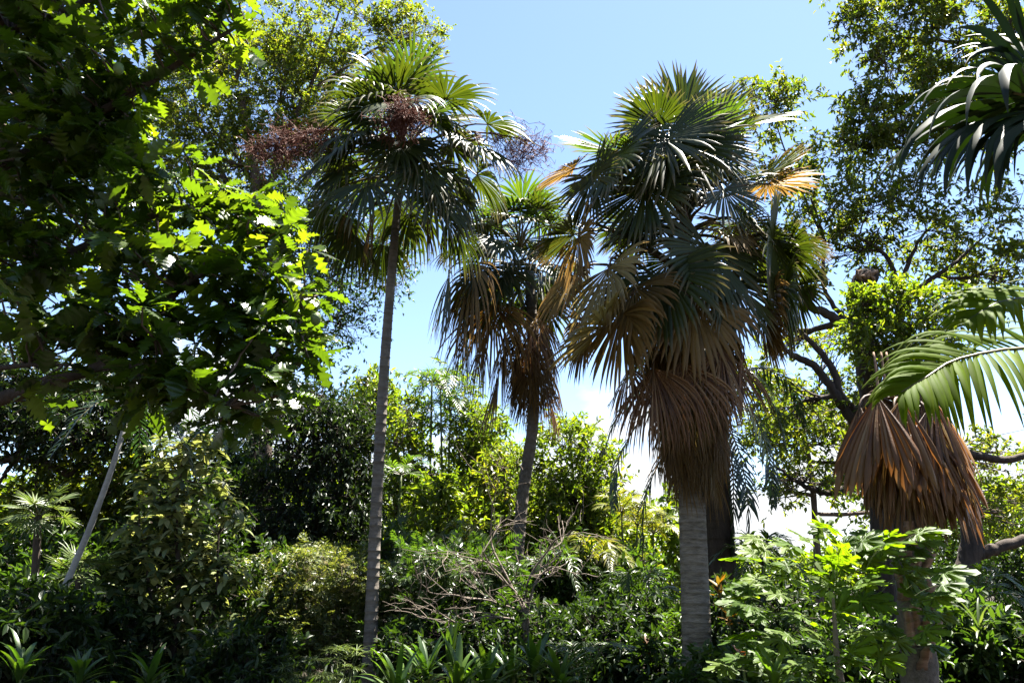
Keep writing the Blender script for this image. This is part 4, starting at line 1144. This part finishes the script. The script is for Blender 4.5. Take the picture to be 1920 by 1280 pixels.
# ---------------------------------------------------------------- pale leaved shrub
Yq = 14.6
SHL = [tpl_leaf(.46, .05, -.3), tpl_leaf(.52, .08, -.2), tpl_leaf(.42, .03, -.4)]
def fine_leaf(w=.46, bend=.3, cup=.08):
    vs, fs, ts = [], [], []
    st = 7
    for i in range(st + 1):
        s = i / st
        hw = w / 2 * math.sin(math.pi * (.03 + .94 * s ** .85)) ** .8
        for sg in (1, 0, -1):
            vs.append((s, sg * hw, -bend * s * s + cup * abs(sg) * hw * 2)); ts.append(s)
        if i:
            q = 3 * (i - 1); fs += [(q, q + 1, q + 4, q + 3), (q + 1, q + 2, q + 5, q + 4)]
    return np.array(vs), np.array(fs), np.array(ts)
FIN = [fine_leaf(.46, .3), fine_leaf(.52, .45), fine_leaf(.4, .2), fine_leaf(.5, .6)]
def rosette_shrub(name, label, base, stems, clumps, L, mat, tpls=FIN, per=(6, 9), limit=150, cat='shrub', e0=-.6, e1=.5, bark='bark_dark', lname='leaf'):
    root = thing(name, label, cat, base)
    for sp_, r_ in stems:
        m = MB(); q = curve(sp_, 14); m.tube(q, np.linspace(r_, r_ * .4, 14), 7); part('stem', m, MATS[bark], root)
    allst = np.array([q for sp_, r_ in stems for q in curve(sp_, 20)])
    LV, tw = [], MB()
    for (px, py, Y, rx, ry, rz, n_) in clumps:
        c = P(px, py, Y); k = mpp(px, py, Y)
        for i in range(n_):
            u = ball(1, NR, .35)[0]
            rc = c + u * np.array([rx * k, rz, ry * k])
            j = int(np.argmin(np.linalg.norm(allst - rc, axis=1)))
            tw.tube(wobble(allst[j], rc, 4, .05), [.01, .008, .007, .005], 4, False)
            a0 = rnd.uniform(0, 6.28)
            for q_ in range(rnd.randint(*per)):
                az = a0 + q_ * 2.4; e = rnd.uniform(e0, e1)
                d = dirv(az, e)
                LV.append((rc + d * .02 + UP * rnd.uniform(-.12, .06), d, unit(UP + np.array([rnd.gauss(0, .3), rnd.gauss(0, .3), 0]) - dirv(az, 0) * e), L * rnd.uniform(.65, 1.2), rnd.randrange(len(tpls))))
    part('twigs', tw, MATS[bark], root, stuff=True)
    leaf_parts(root, LV, tpls, mat, lname, limit)
    return root
rosette_shrub('pale_leaved_shrub', 'tall dark shrub with drooping pale variegated leaves below the breadfruit', gpt(340, Yq),
     [([gpt(340, Yq), P(335, 1100, Yq), P(330, 950, Yq), P(350, 820, Yq)], .06), ([gpt(320, Yq), P(280, 1100, Yq), P(260, 980, Yq)], .04), ([gpt(360, Yq), P(400, 1150, Yq), P(410, 1000, Yq)], .04)],
     [(350, 840, Yq, 70, 40, .5, 26), (330, 900, Yq, 95, 50, .6, 34), (300, 980, Yq, 90, 50, .7, 34), (380, 960, Yq, 80, 60, .7, 30), (310, 1050, Yq, 100, 50, .7, 40), (400, 1080, Yq, 70, 60, .7, 28), (260, 1130, Yq, 80, 50, .7, 30), (360, 1160, Yq, 90, 60, .7, 34), (300, 1230, Yq, 140, 50, .8, 44), (420, 1200, Yq, 50, 60, .6, 20)], .23, 'pale_leaf', limit=300)

# ---------------------------------------------------------------- mid shrubs
Ys2 = 16.2
tree('flowering_shrub', 'yellow green shrub with cream flower heads left of the slim trunk base', 'shrub', gpt(620, Ys2),
     [gpt(620, Ys2), P(625, 1200, Ys2), P(630, 1130, Ys2)], .06,
     [(600, 1075, Ys2, 90, 30, .9, 200), (680, 1090, Ys2, 70, 35, .8, 160), (560, 1130, Ys2, 80, 40, .9, 200), (640, 1150, Ys2, 80, 40, .9, 180), (740, 1110, Ys2, 50, 40, .7, 100), (600, 1200, Ys2, 100, 30, .9, 170)], .26, 'elder_leaf', 'bark_twig', per=5, tlen=.3, tpl=tpl_palmlet(5, .11), sub=16, twigs_vis=True)
rfl = [o for o in bpy.data.objects if o.get('label', '').startswith('yellow green shrub with cream')][0]
for i in range(26):
    x, y = rnd.uniform(520, 770), 0
    y = 1050 + abs(x - 640) * .25 + rnd.uniform(-10, 90)
    c = P(x, y, Ys2 - .6 - rnd.uniform(0, .4)); m = MB()
    for j in range(26):
        d = unit(np.array([rnd.gauss(0, 1), rnd.gauss(0, 1), abs(rnd.gauss(0, .7))]))
        e_ = c + d * np.array([.10, .10, .045]) * rnd.uniform(.6, 1)
        m.tube([c - UP * .04, e_], [.003, .004], 3, False)
        s = .014; m.add([e_ + np.array([s, 0, 0]), e_ + np.array([0, s, .004]), e_ - np.array([s, 0, 0]), e_ - np.array([0, s, -.004])], [(0, 1, 2, 3)])
    part('flower_head', m, MATS['flower_cream'], rfl)

def strap(mb, base, d, L, w, droop=.8, steps=8, side=None, pleat=.2):
    p = np.array(base, float); d = unit(d)
    side = unit(np.cross(d, UP)) if side is None else side
    vs, ts = [], []
    for k in range(steps + 1):
        t = k / steps
        ww = w * math.sin(math.pi * min(1, .1 + .9 * t)) ** .7 + .002
        nn = unit(np.cross(side, d))
        vs += [p + side * ww + nn * ww * pleat, p, p - side * ww + nn * ww * pleat]; ts += [t] * 3
        d = unit(d + DOWN * droop * t * 2.2 / steps)
        side = unit(side - d * np.dot(side, d)); p = p + d * L / steps
    fs = []
    for k in range(steps):
        q = 3 * k; fs += [(q, q + 1, q + 4, q + 3), (q + 1, q + 2, q + 5, q + 4)]
    mb.add(vs, fs, ts)
def strap_plant(name, label, px, py, Y, nl, L, w, mat='ginger_leaf', e0=.3, e1=1.3, droop=.7, cat='plant', stem_h=0.0, group=None, top_z=None):
    """arching strap leaves from a short stem whose top stands at (px,py)"""
    c = P(px, py, Y); b0 = np.array([c[0], c[1], -.05])
    root = thing(name, label, cat, b0, group)
    m = MB(); m.tube(curve([b0, (b0 + c) / 2 + np.array([.03, 0, 0]), c], 8), np.linspace(.025, .012, 8), 6); part('stem', m, MATS['stem_green'], root)
    for i in range(nl):
        az = i * 2.4 + rnd.uniform(-.3, .3); e = rnd.uniform(e0, e1)
        m = MB(); strap(m, c + DOWN * rnd.uniform(0, .25), dirv(az, e), L * rnd.uniform(.7, 1.15), w * rnd.uniform(.8, 1.2), droop * rnd.uniform(.7, 1.4))
        part('leaf', m, MATS[mat], root)
    return root
gl = [(800, 1255, 11.5, 'sunlit ginger plant at bottom, right of the slim trunk'), (745, 1285, 11, 'low ginger plant touching the slim trunk base at bottom edge'), (860, 1265, 11.2, 'sunlit ginger plant under the upright pointed leaves'), (910, 1275, 11.6, 'ginger plant at bottom centre with half its leaves shaded'), (1000, 1235, 12, 'shaded ginger plant left of bottom middle, long bent leaf'), (1050, 1265, 11.5, 'dark ginger plant nearest the bottom middle'), (955, 1255, 12.5, 'small ginger plant wedged between two larger ones')]
for (x, y, Y, lab) in gl:
    strap_plant('ginger_plant', lab, x, y, Y, 26, .6, .04, group='ginger plants along the bottom')
for (x, y, Y, lab) in ((40, 1245, 10.5, 'strap leaved plant in the bottom left corner'), (150, 1255, 10.8, 'strap leaved plant at bottom left below the leaning pale trunk'), (280, 1262, 11, 'strap leaved plant at the bottom edge under the pale variegated shrub'), (1450, 1262, 9.0, 'strap leaved plant at the bottom edge below the papaya')):
    strap_plant('strap_leaf_plant', lab, x, y, Y, 20, .5, .035, 'ginger_leaf', group='strap leaved plants at the bottom edge')
strap_plant('upright_leaf_plant', 'plant with upright bluish sword leaves among the bare twigs', 845, 1225, 12.2, 8, .62, .045, 'mid_tree', 1.1, 1.45, .15)
for i, (x, y, lab) in enumerate(((560, 1255, 'spiky umbrella grass clump left of the slim trunk base'), (610, 1270, 'spiky umbrella grass clump lowest at the bottom edge'), (640, 1235, 'spiky umbrella grass clump closest to the slim trunk base'))):
    c0 = P(x, y, 12.5); b0 = np.array([c0[0], c0[1], -.05])
    root = thing('umbrella_grass', lab, 'grass plant', b0, 'umbrella grass clumps')
    for s_ in range(9):
        tpx = c0 + np.array([rnd.uniform(-.3, .3), rnd.uniform(-.3, .3), rnd.uniform(-.12, .16)])
        m = MB(); m.tube([b0 + np.array([rnd.uniform(-.08, .08), rnd.uniform(-.08, .08), 0]), (b0 + tpx) / 2, tpx], [.008, .007, .005], 4, False)
        st = part('stem', m, MATS['stem_green'], root)
        m = MB()
        for j in range(18):
            strap(m, tpx, dirv(j * .35, rnd.uniform(-.1, .5)), rnd.uniform(.16, .3), .006, .7, 4)
        part('leaf_whorl', m, MATS['grass_leaf'], root, parent=st)

# bare twiggy shrub
Yt2 = 14.0
bt = gpt(985, Yt2)
rt = thing('bare_shrub', 'leafless tangle of pale grey bare branches before the leaning middle palm', 'shrub', bt)
def grow(mb, p, d, L, r, depth):
    n_ = 5
    pts = [p]
    for k in range(n_):
        d = unit(d + np.array([rnd.gauss(0, .22), rnd.gauss(0, .22), rnd.gauss(.03, .18)]))
        p = p + d * L / n_; pts.append(p)
    mb.tube(curve(pts, 8), np.linspace(r, r * .6, 8), 6 if depth > 1 else 4, False)
    if depth:
        for k in range(rnd.randint(2, 4)):
            j = rnd.randrange(2, n_ + 1)
            grow(mb, pts[j], unit(d + np.array([rnd.gauss(0, .7), rnd.gauss(0, .6), rnd.gauss(.1, .5)])), L * rnd.uniform(.5, .85), r * .58, depth - 1)
for (x, y, tx, ty) in ((985, 1140, 900, 1000), (985, 1150, 850, 1060), (990, 1130, 960, 960), (985, 1160, 820, 1130), (990, 1130, 1050, 1040), (985, 1150, 920, 1120), (980, 1140, 880, 950)):
    m = MB(); a_ = P(x, y, Yt2); e_ = P(tx, ty, Yt2 + rnd.uniform(-.5, .4))
    m.tube(curve([bt + np.array([rnd.uniform(-.1, .1), rnd.uniform(-.1, .1), 0]), (bt + a_) / 2, a_], 6), [.028] * 6, 6, False)
    grow(m, a_, unit(e_ - a_), np.linalg.norm(e_ - a_) * .8, .022, 3)
    part('branch', m, MATS['bark_twig'], rt)
# feathery white-lit shrub behind it
tree('compound_leaf_shrub', 'shrub with rows of glossy drooping leaflets among the bare branches', 'shrub', gpt(850, 15.5),
     [gpt(850, 15.5), P(850, 1150, 15.5), P(850, 1080, 15.5)], .05, [(850, 1060, 15.5, 80, 25, .9, 110), (820, 1100, 15.5, 60, 25, .8, 70), (880, 1110, 15.5, 60, 30, .8, 80), (820, 1180, 15.3, 80, 25, .8, 90), (900, 1170, 15.3, 60, 30, .8, 80)], .42, 'mid_tree', 'bark_twig', per=4, tlen=.3, tpl=tpl_palmlet(8, .09), spread=1.0, droop=.35)

# ---------------------------------------------------------------- papaya
Ypa = 9.5
def papaya_leaf(seed):
    r = random.Random(seed)
    nl = 7
    th0 = math.radians(300)
    ang, rad = [], []
    for l in range(nl):
        c = -th0 / 2 + th0 * (l + .5) / nl
        big = 1.0 - .45 * abs(l - 3) / 3
        for da, rr in ((-.37, .40), (-.28, .62), (-.33, .76), (-.17, .74), (-.18, .90), (0, 1.0), (.18, .90), (.17, .74), (.33, .76), (.28, .62), (.37, .40)):
            ang.append(c + da * th0 / nl * 1.35); rad.append(max(.22, rr * big * r.uniform(.93, 1.05)))
    vs = [(0, 0, 0)]; ts = [0]
    for a, r_ in zip(ang, rad):
        vs.append((r_ * .35 * math.cos(a), r_ * .35 * math.sin(a), .02)); ts.append(.4)
    for a, r_ in zip(ang, rad):
        vs.append((r_ * math.cos(a), r_ * math.sin(a), -.16 * r_ ** 2 + .03 * math.sin(a * 7))); ts.append(1)
    m_ = len(ang); fs = []
    for i in range(m_ - 1):
        fs.append((0, 1 + i, 2 + i, 2 + i)); fs.append((1 + i, 1 + m_ + i, 2 + m_ + i, 2 + i))
    v = np.array(vs); 
    return v, fs, np.array(ts)
pap_b = gpt(1568, Ypa)
r_pa = thing('papaya_plant', 'papaya plant with pale sunlit deeply lobed leaves beside the stout palm trunk', 'papaya', pap_b)
m = MB(); ptr = curve([pap_b, P(1572, 1250, Ypa), P(1566, 1180, Ypa), P(1562, 1120, Ypa)], 20); m.tube(ptr, np.linspace(.05, .016, 20) * (1 + .06 * np.sin(np.arange(20) * 2.2)), 10)
part('trunk', m, MATS['bark_twig'], r_pa)
PM = []
for k in range(6):
    v, f, t = papaya_leaf(k); m = MB(); m.add(v, [x[:3] if x[2] == x[3] else x for x in f], t); PM.append(m.mesh('leaf', MATS['papaya']))
spots = [(1545, 1000), (1500, 1012), (1440, 1025), (1610, 1005), (1660, 1005), (1720, 1000), (1400, 1045), (1470, 1060), (1530, 1050), (1590, 1045), (1650, 1040), (1715, 1030), (1760, 1080), (1420, 1090), (1390, 1120), (1480, 1110), (1550, 1095), (1620, 1090), (1690, 1075), (1745, 1120), (1430, 1150),
         (1500, 1150), (1400, 1185), (1460, 1195), (1640, 1130), (1700, 1135), (1760, 1150), (1540, 1190), (1610, 1180), (1670, 1190), (1510, 1230), (1590, 1240), (1440, 1235), (1650, 1240), (1720, 1200), (1390, 1235), (1570, 1140), (1575, 1210), (1555, 1260), (1590, 1275), (1525, 1270), (1570, 1030), (1485, 1030), (1630, 1065)]
for i, (x, y) in enumerate(spots + [(x_ + rnd.uniform(-25, 25), y_ + rnd.uniform(-18, 22)) for x_, y_ in spots] + [(x_ + rnd.uniform(-25, 25), y_ + rnd.uniform(-15, 30)) for x_, y_ in spots]):
    Y = Ypa + rnd.uniform(-.85, .6)
    p = P(x + rnd.uniform(-8, 8), y + rnd.uniform(-6, 6), Y)
    at_ = ptr[min(19, max(4, int(19 - (y - 1000) / 18)))] 
    o_d = unit((p - at_) * np.array([1, 1, .25]))
    o = bpy.data.objects.new('leaf', PM[i % 6]); C.objects.link(o); o.parent = r_pa
    nrm = unit(UP * .8 + o_d * .4 + np.array([0, -.35, 0]) + np.array([rnd.gauss(0, .3), rnd.gauss(0, .3), 0]))
    Rm = frames(np.array([o_d]), np.array([nrm]))[0]
    o.matrix_local = Matrix.Translation(vec(p) - r_pa.location) @ Matrix(Rm.tolist()).to_4x4() @ Matrix.Scale(rnd.uniform(.18, .36), 4)
    m = MB(); m.tube(petiole_pts(at_, p, o_d, 7), np.linspace(.010, .006, 7), 5, False)
    st = link('petiole', m.mesh('petiole', MATS['stem_green'], p), None)
    st.parent = o
    st.matrix_parent_inverse = (Matrix(Rm.tolist()).to_4x4() @ Matrix.Scale(o.matrix_local.to_scale()[0], 4)).inverted()

# crotons and orange plants
def croton(label, px, py, Y, mat='croton_leaf', n_=14, L=.28, w=.03):
    return strap_plant('croton', label, px, py, Y, n_, L, w, mat, .1, 1.3, .3, 'shrub')
croton('yellow orange croton close against the right side of the stout trunk', 1348, 1095, 13.6)
croton('golden croton below the taller yellow croton by the stout trunk', 1365, 1140, 13.0, n_=16)
croton('single orange leafed croton at bottom left of the papaya', 1388, 1215, 10.5, 'orange_leaf', 6, .22, .035)
strap_plant('bromeliad', 'orange red bromeliad on the shaded ground left of the stout trunk', 1215, 1205, 13.5, 12, .32, .03, 'orange_leaf', .2, 1.2, .4)

# ---------------------------------------------------------------- understory shrubs, each with its own place
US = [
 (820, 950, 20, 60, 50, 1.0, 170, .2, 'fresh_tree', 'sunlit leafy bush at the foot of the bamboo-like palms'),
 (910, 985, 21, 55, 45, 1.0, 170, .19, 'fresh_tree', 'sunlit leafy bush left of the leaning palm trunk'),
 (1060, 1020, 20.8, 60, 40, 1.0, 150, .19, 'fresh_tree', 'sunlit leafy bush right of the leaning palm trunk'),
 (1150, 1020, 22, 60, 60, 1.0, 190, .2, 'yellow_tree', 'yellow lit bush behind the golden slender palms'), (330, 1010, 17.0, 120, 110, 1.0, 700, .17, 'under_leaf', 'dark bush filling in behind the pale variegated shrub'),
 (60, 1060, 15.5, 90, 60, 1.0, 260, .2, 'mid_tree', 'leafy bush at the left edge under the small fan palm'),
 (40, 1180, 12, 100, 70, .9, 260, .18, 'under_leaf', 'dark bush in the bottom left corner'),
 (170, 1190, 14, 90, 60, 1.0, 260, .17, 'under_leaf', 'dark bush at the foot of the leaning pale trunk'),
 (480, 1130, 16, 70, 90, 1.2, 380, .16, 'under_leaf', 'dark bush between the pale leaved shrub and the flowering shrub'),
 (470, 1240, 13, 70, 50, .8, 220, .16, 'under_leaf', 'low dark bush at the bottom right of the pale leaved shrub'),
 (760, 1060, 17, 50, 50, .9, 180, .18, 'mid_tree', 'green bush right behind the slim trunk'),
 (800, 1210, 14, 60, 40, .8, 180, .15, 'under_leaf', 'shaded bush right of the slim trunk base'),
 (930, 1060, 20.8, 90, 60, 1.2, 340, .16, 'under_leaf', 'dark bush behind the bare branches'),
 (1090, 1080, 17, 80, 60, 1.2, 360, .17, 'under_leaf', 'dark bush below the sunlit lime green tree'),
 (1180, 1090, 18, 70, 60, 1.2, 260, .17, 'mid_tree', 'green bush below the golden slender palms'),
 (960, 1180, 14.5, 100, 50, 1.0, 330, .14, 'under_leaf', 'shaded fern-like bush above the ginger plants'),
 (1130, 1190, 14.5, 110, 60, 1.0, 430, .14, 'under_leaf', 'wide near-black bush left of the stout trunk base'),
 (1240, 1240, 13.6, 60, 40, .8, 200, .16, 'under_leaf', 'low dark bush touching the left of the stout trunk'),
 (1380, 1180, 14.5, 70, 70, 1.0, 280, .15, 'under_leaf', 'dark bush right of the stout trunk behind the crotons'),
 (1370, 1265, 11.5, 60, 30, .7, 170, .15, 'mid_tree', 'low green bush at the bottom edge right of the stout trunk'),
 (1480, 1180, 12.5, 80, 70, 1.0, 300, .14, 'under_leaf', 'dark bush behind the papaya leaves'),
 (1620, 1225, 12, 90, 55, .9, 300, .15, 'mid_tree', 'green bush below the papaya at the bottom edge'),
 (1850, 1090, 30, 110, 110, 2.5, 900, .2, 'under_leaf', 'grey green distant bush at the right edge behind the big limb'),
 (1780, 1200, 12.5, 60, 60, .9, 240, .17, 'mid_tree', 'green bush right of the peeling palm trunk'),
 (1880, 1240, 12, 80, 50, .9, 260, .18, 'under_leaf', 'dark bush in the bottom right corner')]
for (px, py, Y, rx, ry, rz, n_, lf, mt, lab) in US:
    b0 = gpt(px, Y)
    tp_ = P(px, py, Y)
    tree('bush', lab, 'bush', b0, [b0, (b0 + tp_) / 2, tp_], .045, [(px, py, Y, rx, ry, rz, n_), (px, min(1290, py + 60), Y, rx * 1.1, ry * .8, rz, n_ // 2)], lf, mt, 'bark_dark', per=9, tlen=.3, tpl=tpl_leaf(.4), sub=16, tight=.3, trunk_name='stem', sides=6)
# grassy leaves lower right
for i, (x, y, lab) in enumerate(((1835, 1170, 'bamboo-like plant with glossy narrow leaves right of the peeling trunk'), (1885, 1190, 'bamboo-like plant at the right edge near the bottom'), (1860, 1245, 'lowest bamboo-like plant in the bottom right corner'), (1800, 1250, 'pale bamboo-like plant at the bottom edge near the peeling trunk'))):
    strap_plant('bamboo_plant', lab, x, y, 11.5 + .3 * i, 26, .42, .016, 'grass_leaf', -.1, 1.2, .7, group='bamboo-like plants at lower right')
for i, (x, y, Y, mt, lab) in enumerate(((520, 1085, 17.5, 'mid_feather', 'arching young palm at the top left of the flowering shrub'), (790, 1085, 16.5, 'mid_feather', 'arching young palm just right of the slim trunk'), (880, 1030, 17.5, 'gold_feather', 'pale arching young palm among the bare twigs'),
        (1045, 1085, 16.5, 'mid_feather', 'arching young palm at the foot of the leaning palm'), (1120, 1060, 17, 'gold_feather', 'yellow arching young palm below the lime green tree'), (1190, 1130, 15.5, 'mid_feather', 'arching young palm left of the stout trunk'), (1430, 1060, 15.5, 'mid_feather', 'arching young palm behind the papaya, right of the stout trunk'), (95, 1130, 14.5, 'mid_feather', 'arching young palm behind the base of the leaning pale trunk'), (1830, 1130, 15, 'mid_feather', 'arching young palm below the big right limb'))):
    slender_palm('young_palm', lab, x, y, Y, mt, nf=11, fl=1.25, L=.34, w=.02, n=18, stem_r=.03, up=1.2, droop_end=.8, group='young feather palms in the understory', steps=3)
# ferny fan fronds in the shade behind the stout trunk
for (x, y, Y, lab) in ((1260, 1175, 14.5, 'fern with bluish frond at left of the stout trunk'), (1090, 1240, 12.5, 'dark fern at bottom middle'), (770, 1020, 18.5, 'fern with arching pale fronds right of the slim trunk')):
    c = P(x, y, Y); b0 = np.array([c[0], c[1], -.05]); root = thing('fern', lab, 'fern', b0)
    for i in range(9):
        d = dirv(i * 2.4, .5)
        feather_frond(root, [c + DOWN * .4, c + d * .4, c + d * .95 + DOWN * .25], 'mid_feather', n=18, L=.2, w=.015, pr=.008, steps=2, droop=.4, vee=.1)
    m = MB(); m.tube([b0, c + DOWN * .4], [.06, .05], 8); part('trunk', m, MATS['bark_dark'], root)

# ---------------------------------------------------------------- far wood and ground cover
def wood(name, label, cat, pts, leaf, mat, per=9):
    mb = MB()
    for (px, py, Y, rx, ry, rz, n_) in pts:
        c = P(px, py, Y); k = mpp(px, py, Y)
        tw, out, _ = clump_twigs(c, np.array([rx * k, rz, ry * k]), n_, 30, .2)
        leaves_on_twigs(mb, tw, out, tpl_diamond(.5), leaf, per, .6)
    o = link(name, mb.mesh(name, MATS[mat], (0, 0, 0), False)); o['kind'] = 'stuff'; o['label'] = label; o['category'] = cat
wood('far_wood', 'far green wood closing the gaps low behind the palms', 'wood', [(-100 + 130 * i, 990 + 22 * math.sin(i * 2.1), 34 + 2 * math.sin(i), 130, 95, 2.5, 560) for i in range(18) if not 10.5 < i < 13.2] + [(1330, 1080, 34, 110, 50, 2, 260), (1480, 1090, 34, 110, 50, 2, 300), (1600, 1090, 34, 110, 50, 2, 300)], .3, 'fresh_tree')
gc = MB()
n_ = 9000
p = np.stack([NR.uniform(-14, 14, n_), NR.uniform(9, 30, n_), NR.uniform(-.02, .35, n_)], 1)
scatter(gc, tpl_leaf(.3), p, NR.normal(size=(n_, 3)) + np.array([0, 0, .6]), NR.normal(size=(n_, 3)) * .5 + UP, NR.uniform(.12, .3, n_))
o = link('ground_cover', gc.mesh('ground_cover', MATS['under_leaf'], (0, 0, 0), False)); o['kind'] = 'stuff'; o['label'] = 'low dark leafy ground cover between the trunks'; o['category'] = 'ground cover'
